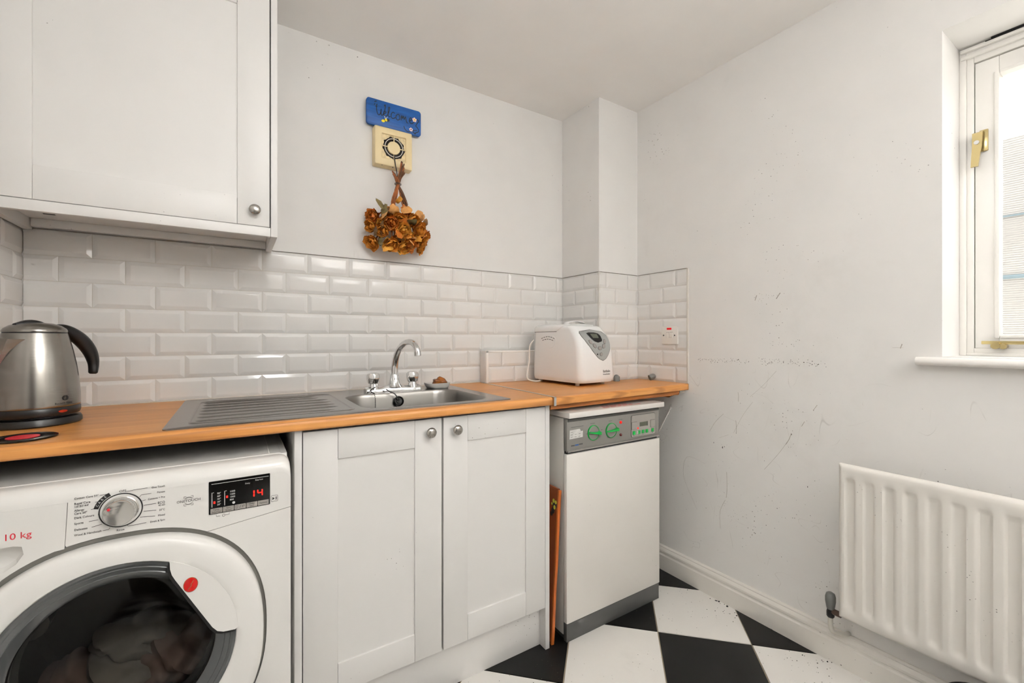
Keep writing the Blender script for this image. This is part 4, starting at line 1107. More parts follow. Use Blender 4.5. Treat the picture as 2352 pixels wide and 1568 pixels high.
bm = nb(); stroke(bm, [(-.0840, .5905), (-.0780, .5975), (-.0785, .6010), (-.0745, .6075)], .0009, DYF - .0042); ol = [(-.0795 + .0123 * math.cos(a), .5985 + .0150 * math.sin(a)) for a in [2 * PI * q / 28 for q in range(29)]]
stroke(bm, ol, .0008, DYF - .0016); mk('badge_line', bm, 'brass', bg)
# drum and laundry behind the glass
bm = nb(); lathe(bm, [(.185, 1.215), (.186, 1.23), (.186, 1.40), (.175, 1.415), (.02, 1.42)], (GX, 0, GZ - .012), (0, 1, 0), 64, False, True); mk('drum', bm, 'drum', wm, smooth=30)
for q in range(3):
    a = 2 * PI * q / 3 + .5; cx_, cz_ = GX + .170 * math.cos(a), GZ - .012 + .170 * math.sin(a)
    bm = nb(); lathe(bm, [(.028, 1.225), (.022, 1.40)], (cx_, 0, cz_), (0, 1, 0), 14); mk('drum_paddle', bm, 'drum', wm, smooth=40)
for f_, (cx_, cy_, cz_, sx_, sy_, sz_, m_) in enumerate(((-.215, 1.30, .375, .10, .09, .06, 'cloth_a'), (-.290, 1.29, .380, .060, .07, .05, 'cloth_b'), (-.120, 1.29, .385, .070, .08, .060, 'cloth_b'), (-.185, 1.31, .430, .085, .07, .040, 'cloth_a'))):
    bm = nb(); bmesh.ops.create_icosphere(bm, subdivisions=4, radius=1)
    for v in bm.verts:
        n_ = 1 + .16 * math.sin(6 * v.co.x + f_ * 2) * math.cos(5 * v.co.z + f_) + .08 * math.sin(13 * v.co.x + 9 * v.co.z)
        v.co = Vector((cx_ + v.co.x * sx_ * n_, cy_ + v.co.y * sy_ * n_, cz_ + v.co.z * sz_ * n_))
    mk('laundry', bm, m_, wm, smooth=80)
for x in (-.45, .07):
    for y in (1.22, 1.69): mk('foot', cyl(nb(), (x, y, 0), (x, y, .0125), .02), 'black', wm)
mk('kick_plate', box(nb(), WX0 + .004, WX1 - .004, WFY + .001, 1.1724, .0125, .062, .001), 'washer', wm)

# ------------------------------------------------------------------ boiler
bo = thing('boiler', 'white floor-standing boiler with grey control panel and two green knobs', 'boiler', (1.28, 1.45, 0))
BX0, BX1, BY = 1.0225, 1.5365, 1.2300
mk('case', box(nb(), BX0 + .006, BX1 - .006, BY + .022, 1.72, .028, .8195, .002), 'boiler_side', bo)
mk('side_panel', box(nb(), BX0 + .002, BX0 + .006, BY + .024, 1.71, .018, .818, .0008), 'boiler_side', bo)
bm = nb(); box(bm, BX0 - .0005, BX1 + .0135, BY - .014, 1.735, .8225, .8435, .0025); mk('lid', bm, 'boiler', bo)
mk('front_door', box(nb(), BX0, BX1, BY, BY + .021, .0672, .6885, .003), 'boiler', bo)
mk('plinth', box(box(nb(), BX0 + .001, BX1 - .003, BY + .002, BY + .02, 0, .0655, .001), BX0 + .008, BX1 - .008, BY + .02, 1.71, .0, .0280), 'plinth_dk', bo)
mk('shadow_gap', box(nb(), BX0 + .006, BX1 - .006, BY + .010, BY + .0215, .689, .699), 'dark', bo, smooth=0)
PY = BY + .0035
bm = nb(); box(bm, BX0 + .003, BX1 - .002, PY, BY + .0215, .700, .8185, .001)
bp = mk('control_panel', bm, 'fascia', bo)
bm = nb(); rings(bm, [[(x, a, b) for a, b in ((PY, .7035), (PY - .005, .7015), (PY - .006, .6965), (PY + .008, .6955), (PY + .008, .7035))] for x in (BX0 + .004, BX1 - .003)]); mk('lower_rim', bm, 'fascia', bp)
bm = nb(); rings(bm, [[(x, a, b) for a, b in ((PY, .8075), (PY - .003, .8095), (PY - .003, .8170), (PY + .006, .8190), (PY + .006, .8075))] for x in (BX0 + .006, BX1 - .003)]); mk('upper_rim', bm, 'fascia_dk', bp)
for x, z, tilt in ((1.1548, .7548, -8), (1.2492, .7532, 4)):
    bm = nb(); lathe(bm, [(.0290, 0), (.0290, .0055), (.0270, .0065), (.0262, .0045)], (x, PY, z), (0, -1, 0), 36, False, False)
    kb_ = mk('knob', bm, 'green', bp, smooth=40, label='green ring knob with grey face')
    mk('knob_face', lathe(nb(), [(.0265, .0002), (.0263, .0046), (.002, .0050)], (x, PY, z), (0, -1, 0), 36), 'fascia', kb_)
    ca, sa = math.cos(math.radians(tilt)), math.sin(math.radians(tilt))
    bm = nb(); loops = []
    for q, (s_, w_, h_) in enumerate(((-.0275, .0022, .010), (-.018, .0026, .0145), (0, .0030, .0165), (.014, .0040, .018), (.024, .0068, .018), (.0300, .0072, .017))):
        loops.append([(x + s_ * ca - w_ * k_ * sa, PY - y_, z + s_ * sa + w_ * k_ * ca) for k_, y_ in ((-1, .004), (-.75, h_), (.75, h_), (1, .004))])
    rings(bm, loops); mk('knob_grip', bm, 'green', kb_, smooth=30)
for z, m_, lb in ((.7792, 'led', 'lit red lamp'), (.7290, 'neon', 'unlit dark red lamp')):
    bm = nb(); lathe(bm, [(.0054, 0), (.0054, .003), (.0038, .005), (.001, .0062)], (1.3032, PY, z), (0, -1, 0), 20); mk('indicator_lamp', bm, M['neon_off'] if m_ == 'neon' else M['lamp_red'], bp, label=lb)
PX0, PX1, PZ0, PZ1 = 1.3640, 1.5085, .7105, .7985
bm = nb(); prism(bm, rrect(PX0 - .0012, PX1 + .0022, PZ0 - .0012, PZ1 + .0015, .009, 4), (0, 0, 0), (1, 0, 0), (0, 0, 1), -PY, -PY + .0006); mk('programmer_edge', bm, 'ink', bp, smooth=0)
bm = nb(); prism(bm, rrect(PX0, PX1, PZ0, PZ1, .008, 4), (0, 0, 0), (1, 0, 0), (0, 0, 1), -PY, -PY + .0022); pg = mk('programmer', bm, 'fascia_lt', bp, smooth=0)
py = PY - .0023
mk('label_strip', prism(nb(), rrect(PX0 + .003, PX1 - .002, .7750, .7965, .008, 4), (0, 0, 0), (1, 0, 0), (0, 0, 1), -py, -py + .0008), 'fascia_lt', pg, smooth=0)
for a, b, z0, z1 in ((1.3655, 1.3960, .7425, .7715), (1.4790, 1.5060, .7405, .7705)):
    mk('flap_edge', prism(nb(), rrect(a - .001, b + .001, z0 - .001, z1 + .001, .001, 2), (0, 0, 0), (1, 0, 0), (0, 0, 1), -py, -py + .0003), 'ink', pg, smooth=0)
    mk('flap', prism(nb(), rrect(a, b, z0, z1, .001, 2), (0, 0, 0), (1, 0, 0), (0, 0, 1), -py, -py + .0016), 'fascia_lt', pg, smooth=0)
mk('screen', prism(nb(), rrect(1.4130, 1.4600, .7505, .7675, .001, 2), (0, 0, 0), (1, 0, 0), (0, 0, 1), -py, -py + .0006), 'lcd', pg, smooth=0)
mk('screen_edge', box(nb(), 1.4575, 1.4612, py - .001, py, .7500, .7680), 'ink', pg, smooth=0)
bm = nb(); lathe(bm, [(.0034, 0), (.003, .0015), (.001, .0022)], (1.4020, py, .7445), (0, -1, 0), 14); mk('status_light', bm, 'led', pg)
for x, w in ((1.3775, .0072), (1.4080, .0068), (1.4320, .0068), (1.4555, .0068), (1.4915, .0068)):
    mk('push_button', box(nb(), x - w, x + w, py - .0035, py, .7205, .7355, .0012), 'green', pg)
mk('white_switch', box(nb(), 1.3975, 1.4010, py - .003, py, .7215, .7345, .0006), 'white_pl', pg)
bm = nb()
for x in (1.3775, 1.4080, 1.4320, 1.4915): stroke(bm, [(x - .004, .7165), (x + .004, .7165)], .0018, py)
mk('button_captions', bm, 'grey_ink', pg, kind='stuff')
bm = nb(); prism(bm, [(1.0375, .7430), (1.1025, .7450), (1.1030, .7690), (1.0930, .7680), (1.0880, .7775), (1.0390, .7760)], (0, 0, 0), (1, 0, 0), (0, 0, 1), -PY, -PY + .0004); st = mk('sticker', bm, 'sticker', bp, smooth=0, label='torn white sticker')
bm = nb()
for q in range(7):
    x_ = 1.043 + (q % 3) * .019; z_ = .7500 + (q // 3) * .009; stroke(bm, [(x_, z_), (x_ + .010, z_)], .0012, PY - .0005)
mk('sticker_print', bm, 'grey_ink', st, kind='stuff')
bm = nb()                                                     # illegible faint captions over the knobs
for x, z, w in ((1.152, .7905, .024), (1.247, .7905, .018), (1.303, .7905, .020), (1.075, .7865, .060), (1.122, .754, .006), (1.200, .7605, .008)):
    stroke(bm, [(x - w / 2, z), (x + w / 2, z)], .0016, PY - .0001)
mk('faded_captions', bm, 'fascia_dk', bp, kind='stuff')
bm = nb(); stroke(bm, [(1.045, .7180), (1.062, .7180)], .0045, PY - .0001); stroke(bm, [(1.084, .7195), (1.102, .7195)], .0045, PY - .0001); mk('maker_mark', bm, 'fascia_dk', bp, kind='stuff')
bm = nb(); stroke(bm, [(1.064, .7185), (1.082, .7185)], .0045, PY - .0001); mk('maker_mark', bm, M['sign'], bp, kind='stuff')
bm = nb()                                                     # faded red warning print on the lid, too worn to read
for r_, y_ in enumerate((1.236, 1.250, 1.266)):
    x_ = 1.215 + r_ * .008
    while x_ < 1.405 - r_ * .02:
        for q in range(random.randint(3, 8)):
            w_ = random.uniform(.0025, .0045); box(bm, x_, x_ + w_, y_, y_ + .0085, .8434, .8437); x_ += w_ + .0014
        x_ += .0045
mk('warning_print', bm, 'pink_ink', bo, smooth=0, kind='stuff')
mk('hinge_block', box(nb(), BX1 - .006, BX1 + .004, 1.245, 1.262, .330, .372, .003), 'black', bo)

# wooden board standing in the gap beside the boiler
tb = thing('wooden_tray', 'dark brown wooden tray with a painted flower, slotted between cabinet and boiler', 'tray', (.9725, 1.25, 0.0008), local=True)
tb.rotation_euler = (0, math.radians(3.6), 0)
mk('tray_panel', box(nb(), -.003, .004, .0082, .35, 0.006, .553, .001), 'tray', tb)
bm = nb(); rings(bm, [[(x + .0, y, z) for x, y in ((-.005, 0), (.006, 0), (.006, .008), (-.005, .008))] for z in (.0004, .04, .18, .3, .46, .53, .556)])
for q, v in enumerate(bm.verts): v.co.x += .0009 * math.sin(v.co.z * 23)
mk('tray_rim', bm, 'tray_edge', tb)
mk('tray_rim', box(nb(), -.0045, .0055, .0085, .35, .5532, .560, .001), 'tray', tb)
bm = nb()
for y_, z_, r_ in ((.018, .508, .007), (.031, .510, .008), (.024, .488, .008), (.040, .497, .005)):
    rings(bm, [[(-.0033 - d_, y_ + r_ * math.cos(a) * .8, z_ + r_ * math.sin(a)) for a in [2 * PI * q / 9 + .5 for q in range(9)]] for d_ in (0, .0005)])
mk('painted_petal', bm, 'yellow_paint', tb, kind='stuff')
bm = nb()
for y_, z_, r_ in ((.024, .498, .014), (.033, .474, .010), (.040, .460, .007)):
    rings(bm, [[(-.0031 - d_, y_ + r_ * math.cos(a), z_ + r_ * math.sin(a) * 1.2) for a in [2 * PI * q / 9 for q in range(9)]] for d_ in (0, .0003)])
mk('painted_leaf', bm, 'ink', tb, kind='stuff')

# ------------------------------------------------------------------ bread maker
BR = Vector((1.333, 1.568, .908))
br = thing('bread_maker', 'white bread maker with a grey shield-shaped control panel, on the short worktop', 'bread maker', BR, math.radians(3.0), local=True)
HW, YB0 = .110, .165


def yf(z):                                                    # front profile
    if z < .03: return -.150 - .022 * (z / .03) ** .5
    if z < .13: return -.172 + (z - .03) * .06
    s_ = (z - .13) / .148
    return -.166 + .086 * s_ ** 2.3


def hwid(z):
    if z < .03: return .097 + .013 * (z / .03) ** .6
    return .110 - .012 * (max(0, z - .05) / .22) ** 2


def sect(z, sx=0.0, y0=None, y1=None, r=.030, n=7):
    h_ = hwid(z) + sx; a = yf(z) if y0 is None else y0; b = YB0 if y1 is None else y1
    return [(x, y, z) for x, y in rrect(-h_, h_, a, b, r, n)]


bm = nb()
zs = [.014, .018, .024, .032, .05, .08, .11, .14, .17, .20, .225, .245, .256]
loops = [sect(z) for z in zs]
for ins, z in ((.006, .262), (.014, .2655), (.03, .2675)):
    loops.append([(x, y, z) for x, y in rrect(-hwid(.25) + ins, hwid(.25) - ins, yf(.256) + ins * 1.4, YB0 - ins, .028, 7)])
rings(bm, loops); mk('body', bm, 'bread_pl', br, smooth=60)
bm = nb(); loops = []
for z, ins, yo in ((.2385, -.0012, -.022), (.240, -.0016, -.026), (.255, -.0014, -.050), (.264, .004, -.062), (.270, .014, -.066), (.2735, .032, -.058)):
    loops.append([(x, y, z) for x, y in rrect(-hwid(.24) + ins, hwid(.24) - ins, yo, YB0 + .002 - max(0, ins), .024, 7)])
rings(bm, loops); ld = mk('lid', bm, 'bread_pl', br, smooth=60)
bm = nb(); rings(bm, [[(x, y, z) for x, y in rrect(-hwid(.24) - .0008, hwid(.24) + .0008, -.024, YB0 + .001, .022, 7)] for z in (.2366, .2386)]); mk('lid_seam', bm, 'ink', br)
bm = nb(); pts = spline([(-.06, -.02, .270), (-.045, -.02, .282), (0, -.02, .287), (.045, -.02, .282), (.06, -.02, .270)], 5)
rings(bm, [[(p.x, p.y + a, p.z + b) for a, b in ((-.016, -.002), (-.012, .0025), (.012, .0025), (.016, -.002))] for p in pts]); mk('lid_handle', bm, 'bread_pl', ld, smooth=50)
# lens-shaped vent on the left side with two rows of slots
bm = nb(); lens = [(-.075 + .058 * math.cos(a), .190 + (.030 if math.sin(a) > 0 else .036) * math.sin(a)) for a in [2 * PI * q / 32 for q in range(32)]]
lensy = [(p[0] + .125, p[1] + .006) for p in lens]
rings(bm, [[(-hwid(z) - d_ + .0004, y, z) for y, z in lensy] for d_ in (0, .0018)]); vt = mk('vent', bm, 'bread_pl', br, smooth=20)
bm = nb()
for row, (zz_, nn_) in enumerate(((.2150, 6), (.2035, 5))):
    for q in range(nn_):
        y_ = .05 + (q - (nn_ - 1) / 2) * .0165; z_ = zz_ - ((y_ - .05) / .045) ** 2 * .0085
        sl = -2 * (y_ - .05) / .045 ** 2 * .0085
        rings(bm, [[(-hwid(z_) - d_, y_ + a, z_ + a * sl + b) for a, b in ((-.0055, -.0012), (.0055, -.0012), (.0055, .0012), (-.0055, .0012))] for d_ in (.001, .0018)])
mk('vent_slot', bm, 'dark', vt, kind='stuff')


def onfront(poly, d, nsub=1):
    out = []
    for i in range(len(poly)):
        out.append(poly[i])
    return [(x, yf(z) - d, z) for x, z in out]


shield = [(-.070, .2385), (-.045, .2440), (0, .2455), (.045, .2430), (.070, .2340), (.083, .2150), (.0845, .190), (.078, .160), (.062, .132), (.046, .116), (.030, .1105), (.014, .114), (-.006, .128), (-.030, .152), (-.055, .184), (-.074, .214), (-.078, .228)]


def surf_patch(bm, poly, d, nz=14):
    """outline laid on the curved front: horizontal slices so that it follows the slope"""
    zs_ = [min(p[1] for p in poly) + (max(p[1] for p in poly) - min(p[1] for p in poly)) * q / nz for q in range(nz + 1)]
    rows = []
    for z in zs_:
        z_ = min(max(z, zs_[0] + 1e-5), zs_[-1] - 1e-5); xs = []
        for i in range(len(poly)):
            a, b = poly[i], poly[(i + 1) % len(poly)]
            if (a[1] - z_) * (b[1] - z_) < 0: xs.append(a[0] + (b[0] - a[0]) * (z_ - a[1]) / (b[1] - a[1]))
        if len(xs) < 2: continue
        rows.append((min(xs), max(xs), z))
    loops = []
    N_ = 10
    for a, b, z in rows:
        xs = [a + (b - a) * q / N_ for q in range(N_ + 1)]

        def yy(x):
            e = max(0, abs(x) - (hwid(z) - .030)); return yf(z) + (.030 - math.sqrt(max(0, .030 ** 2 - min(e, .0299) ** 2)))
        loops.append([(x, yy(x) - d, z) for x in xs] + [(x, yy(x) + .001, z) for x in reversed(xs)])
    return rings(bm, loops)


def ell(cx, cz, a, b, rot=0, n=14): return [(cx + a * math.cos(t) * math.cos(rot) - b * math.sin(t) * math.sin(rot), cz + a * math.cos(t) * math.sin(rot) + b * math.sin(t) * math.cos(rot)) for t in [2 * PI * q / n + .05 for q in range(n)]]


grow = lambda poly, f: [(.008 + (x - .008) * f, .185 + (z - .185) * f) for x, z in poly]
mk('panel_edge', surf_patch(nb(), grow(shield, 1.035), .0006, 16), 'grey_ink', br, smooth=60)
cp = mk('control_panel', surf_patch(nb(), shield, .0016, 18), 'alu', br, smooth=60)
cp.data.materials[0] = pmat('silver panel paint', (168, 170, 168), .35, .35, var=.02)
scr = [(-.040, .2300), (-.022, .2345), (.010, .2345), (.032, .2305), (.040, .2200), (.040, .2000), (.030, .1910), (.010, .1890), (-.010, .1940), (-.026, .2080)]
sc2 = mk('display', surf_patch(nb(), scr, .0028, 10), 'black_gloss', cp, smooth=60)
mk('lcd', surf_patch(nb(), [(-.020, .2275), (.022, .2275), (.024, .2085), (-.012, .2085)], .0034, 4), 'lcd', sc2, smooth=60)
for cx_, cz_, a_, b_, r_ in ((-.036, .1915, .0115, .0085, -.9), (-.016, .1750, .0130, .0095, -.6), (.014, .1640, .0140, .0090, 0), (.0400, .1730, .0125, .0095, .8), (.0530, .1930, .0120, .0080, 1.1), (.0190, .1370, .0095, .0085, 0)):
    bt_ = mk('button_edge', surf_patch(nb(), ell(cx_, cz_, a_, b_, r_), .0022, 8), 'grey_ink', cp, smooth=60)
    mk('button', surf_patch(nb(), ell(cx_, cz_, a_ * .84, b_ * .84, r_), .0032, 8), 'fascia_lt', cp, smooth=60)
mk('indicator', surf_patch(nb(), ell(-.004, .1375, .0035, .004), .0026, 4), 'ink', cp, smooth=60)
text('fastbake', .0270, yf(.060) - .0006, .0620, .0165, 'ink', br, 'LEFT', sx=.85)
text('breadmaker', .0270, yf(.05) - .0006, .0490, .0092, 'ink', br, 'LEFT', sx=1.0)
for x in (-.078, .078):
    for y in (-.118, .135): mk('foot', cyl(nb(), (x, y, .0005), (x, y, .0165), .0095, seg=16), 'white_pl', br)
# its cord: loops down beside the machine at the back
pts = spline([(-.106, .152, .20), (-.125, .160, .17), (-.128, .160, .10), (-.142, .158, .05), (-.150, .145, .015), (-.130, .120, .0045), (-.10, .110, .0045)], 7)
mk('power_cord', tube(nb(), pts, .0035, 8), 'white_pl', br, smooth=60)

# two loose grey knobs on the worktop by the tiles
for x, y, rz, tip, lb in ((1.5520, 1.4950, .5, 0, 'small grey domed plastic knob standing beside the bread maker'), (1.7250, 1.4300, -.4, 1, 'small grey plastic knob lying on its side against the wall tiles')):
    bm = nb(); dome = [(.0138, 0), (.0142, .006), (.0140, .018), (.0118, .0255), (.007, .0305), (.001, .032)]
    lathe(bm, dome, (0, 0, 0), (0, 0, 1), 24); box(bm, -.0022, .0022, -.0158, -.009, .001, .024, .0008)
    if tip: bmesh.ops.rotate(bm, verts=bm.verts[:], cent=(0, 0, 0), matrix=Matrix.Rotation(math.radians(68), 3, 'Y')); mnz = min(v.co.z for v in bm.verts); bmesh.ops.translate(bm, verts=bm.verts[:], vec=(-.010, 0, -mnz))
    o = mk('plastic_knob', bm, 'grey_pl', smooth=50); o.location = (x, y, .9086); o.rotation_euler = (0, 0, rz); tag(o, lb, 'knob')

# fused switch on the right wall tiles
sy0, sy1, sz0, sz1 = 1.2890, 1.3780, 1.0875, 1.1725
sw = thing('fused_switch', 'white fused wall switch with a red neon, on the tiles by the corner', 'switch', (XR - .009, (sy0 + sy1) / 2, (sz0 + sz1) / 2))
mk('plate', box(nb(), XR - .0195, XR - .0088, sy0, sy1, sz0, sz1, .0025), 'white_pl', sw)
xs = XR - .0196
mk('neon', box(nb(), xs - .0015, xs, 1.3205, 1.3465, 1.1560, 1.1655, .0008), 'neon', sw, label='red neon window')
mk('rocker', box(nb(), xs - .0045, xs, 1.3135, 1.3300, 1.1175, 1.1440, .0015), 'white_pl', sw)
mk('fuse_carrier', box(nb(), xs - .0018, xs, 1.3330, 1.3500, 1.1165, 1.1430, .0008), 'white_pl', sw)
bm = nb(); box(bm, xs - .0004, xs, 1.3325, 1.3505, 1.1435, 1.1448); box(bm, xs - .0004, xs, 1.3130, 1.3305, 1.1445, 1.1458); mk('slot_line', bm, 'grey_ink', sw)
for y in (1.3030, 1.3650): mk('screw', cyl(nb(), (xs, y, 1.1295), (xs - .0012, y, 1.1295), .0036, seg=14), 'fascia_dk', sw)

# ------------------------------------------------------------------ radiator with its valve
rd = thing('radiator', 'white ribbed panel radiator low on the right wall below the window', 'radiator', (1.69, -.05, .2))
RX, RY0, RY1, RZ0, RZ1 = 1.6650, -.740, .6240, .2040, .7060
NY = int((RY1 - RY0) / .0041); ny = [RY0 + (RY1 - RY0) * q / NY for q in range(NY + 1)]
nz = [RZ0, RZ0 + .004, RZ0 + .010, RZ0 + .034, RZ0 + .040, RZ0 + .048, RZ0 + .056, .3, .45, .6, RZ1 - .060, RZ1 - .052, RZ1 - .045, RZ1 - .039, RZ1 - .020, RZ1 - .010, RZ1 - .004, RZ1]


def rdep(y, z):
    ph = ((.6075 - y) / .0497) % 1.0
    if y > .610 or y < RY0 + .02: f = 0
    else:
        f = 1.0 if .10 < ph < .50 else (ph / .10 if ph <= .10 else max(0, 1 - (ph - .50) / .10))
        f = f * f * (3 - 2 * f)
    g = min(1, max(0, (z - RZ0 - .034) / .020)) * min(1, max(0, (RZ1 - .040 - z) / .014))
    e = 0
    for d_ in (z - RZ0, RZ1 - z, RY1 - y, y - RY0):
        if d_ < .010: e = max(e, .008 * (1 - d_ / .010) ** 2)
    return .0075 * f * g + e


bm = nb(); grid = [[bm.verts.new((RX + rdep(y, z), y, z)) for z in nz] for y in ny]
for a, b in zip(grid, grid[1:]):
    for q in range(len(nz) - 1): bm.faces.new((a[q], b[q], b[q + 1], a[q + 1]))
be = [[bm.verts.new((RX + .020, y, z)) for z in (RZ0 + .001, RZ1 - .001)] for y in (RY0, RY1)]
for a, b in zip(grid, grid[1:]):
    pass
for q in range(len(ny) - 1):
    v0 = bm.verts.new((RX + .020, ny[q], RZ1)); v1 = bm.verts.new((RX + .020, ny[q + 1], RZ1)); bm.faces.new((grid[q][-1], grid[q + 1][-1], v1, v0))
    v0 = bm.verts.new((RX + .020, ny[q], RZ0)); v1 = bm.verts.new((RX + .020, ny[q + 1], RZ0)); bm.faces.new((grid[q][0], v0, v1, grid[q + 1][0]))
for gr, y in ((grid[0], RY0), (grid[-1], RY1)):
    bk = [bm.verts.new((RX + .020, y, z)) for z in nz]
    for q in range(len(nz) - 1): bm.faces.new((gr[q], gr[q + 1], bk[q + 1], bk[q]))
mk('front_panel', bm, 'rad', rd, smooth=50)
mk('back_panel', box(nb(), RX + .0195, RX + .026, RY0 + .004, RY1 - .001, RZ0 + .004, RZ1 - .012, .001), 'rad', rd)
for y in (-.55, .42): mk('bracket', box(nb(), RX + .0255, XR - .0005, y - .012, y + .012, .30, .64, .001), 'rad', rd)
VX, VY = 1.690, .655
vl = thing('radiator_valve', 'grey capped radiator valve with a painted pipe at the radiator end', 'valve', (VX, VY, .113))
bm = nb(); loops = [[(VX + a * r1, VY + b * r2, z) for a, b in circ(0, 0, 1, 20)] for r1, r2, z in ((.011, .011, .206), (.0135, .0125, .215), (.0165, .0150, .232), (.0165, .0150, .246), (.0130, .012, .257), (.006, .006, .2615))]
rings(bm, loops)
for q in range(8):
    a = 2 * PI * q / 8; bm2 = None
mk('cap', bm, 'grey_pl', vl, smooth=50)
mk('collar', lathe(nb(), [(.009, .178), (.0115, .182), (.0115, .196), (.009, .207)], (VX, VY, 0), (0, 0, 1), 20), 'black', vl)
mk('tail', cyl(nb(), (VX, VY - .006, .200), (VX, RY1 + .0005, .200), .0095, seg=16), 'copper', vl)
mk('pipe', tube(nb(), spline([(VX, VY, .180), (VX, VY, .150), (VX + .006, VY - .006, .13), (VX + .045, VY - .025, .118), (XR - .002, VY - .030, .117)], 6), .0072, 12), 'pipe', vl, smooth=60)

# dark bin at the very bottom of the frame, only its rim shows
bn = thing('waste_bin', 'black round bin under the radiator, only its rim showing at the frame edge', 'bin', (1.595, .265, 0))
bm = nb(); lathe(bm, [(.072, .001), (.087, .182), (.090, .184), (.090, .190), (.086, .190), (.083, .18), (.070, .01)], (1.595, .265, 0), (0, 0, 1), 48); mk('bin_body', bm, 'black', bn, smooth=40)

# ------------------------------------------------------------------ extractor fan, sign, dried roses
FX0, FX1, FZ0, FZ1, FYF = .478, .636, 1.8275, 1.9865, 1.783
fan = thing('extractor_fan', 'yellowed square extractor fan with a round dusty grille, below the blue sign', 'fan', ((FX0 + FX1) / 2, 1.80, FZ0))
fc = ((FX0 + FX1) / 2 - .001, (FZ0 + FZ1) / 2)
bm = nb(); sq = lambda h_, r_: rrect(fc[0] - h_, fc[0] + h_, fc[1] - h_, fc[1] + h_, r_, 4)
H = (FX1 - FX0) / 2
rings(bm, [[(x, y, z) for x, z in sq(h_, r_)] for h_, r_, y in ((H, .004, YB - .0005), (H, .004, FYF + .009), (H - .002, .005, FYF + .003), (H - .007, .006, FYF), (.0520, .004, FYF), (.0500, .004, FYF + .0022), (.0500, .004, FYF + .0060))], False, False)
fb_ = mk('housing', bm, 'cream', fan, smooth=30)
po_, pi_ = ring_fill(None, sq(.0500, .004), [(fc[0] + .0440 * math.cos(a), fc[1] + .0440 * math.sin(a)) for a in [2 * PI * q / 40 for q in range(40)]], 0)
bm = nb(); rings(bm, [[(x, FYF + .0058, z) for x, z in po_], [(x, FYF + .0058, z) for x, z in pi_], [(x, FYF + .009, z) for x, z in pi_]], False, False)
mk('inner_plate', bm, 'cream_dirty', fan, smooth=0)
mk('fan_well', lathe(nb(), [(.046, -.0072), (.046, -.018), (.004, -.019)], (fc[0], FYF, fc[1]), (0, -1, 0), 40), 'soot', fan)
bm = nb(); r0_ = [(.0448 + .0022 * math.sin(q * 5.1) + .0016 * math.sin(q * 2.3)) for q in range(48)]
rings(bm, [[(fc[0] + r_(q) * math.cos(2 * PI * q / 48), FYF + y_, fc[1] + r_(q) * math.sin(2 * PI * q / 48)) for q in range(48)] for r_, y_ in ((lambda q: .0425, .0060), (lambda q: .0425, .0052), (lambda q: r0_[q], .0054), (lambda q: r0_[q], .0062))], False, False); mk('dust_ring', bm, 'soot', fan)
bm = nb(); lathe(bm, [(.0270, -.008), (.0268, -.003), (.0255, -.001), (.002, -.0005)], (fc[0], FYF, fc[1]), (0, -1, 0), 40); mk('hub', bm, 'cream', fan)
bm = nb(); lathe(bm, [(.0385, -.006), (.0385, -.001), (.0362, -.001), (.0362, -.006)], (fc[0], FYF, fc[1]), (0, -1, 0), 48, False, False); mk('grille_ring', bm, 'white_pl', fan)
for q in range(4):
    a = PI / 2 * q; dx, dz = math.cos(a), math.sin(a)
    bm = nb(); rings(bm, [[(fc[0] + dx * r_ - dz * w_, y_, fc[1] + dz * r_ + dx * w_) for w_, y_ in ((-.0016, FYF + .006), (-.0016, FYF + .0008), (.0016, FYF + .0008), (.0016, FYF + .006))] for r_ in (.024, .0495)]); mk('spoke', bm, 'cream', fan)
mk('screw_hole', box(nb(), .550, .555, 1.788, 1.793, FZ0 - .0002, FZ0 + .0005), 'dark', fan)
mk('screw_hole', box(nb(), .505, .509, 1.786, 1.789, FZ0 - .0002, FZ0 + .0005), 'dark', fan)

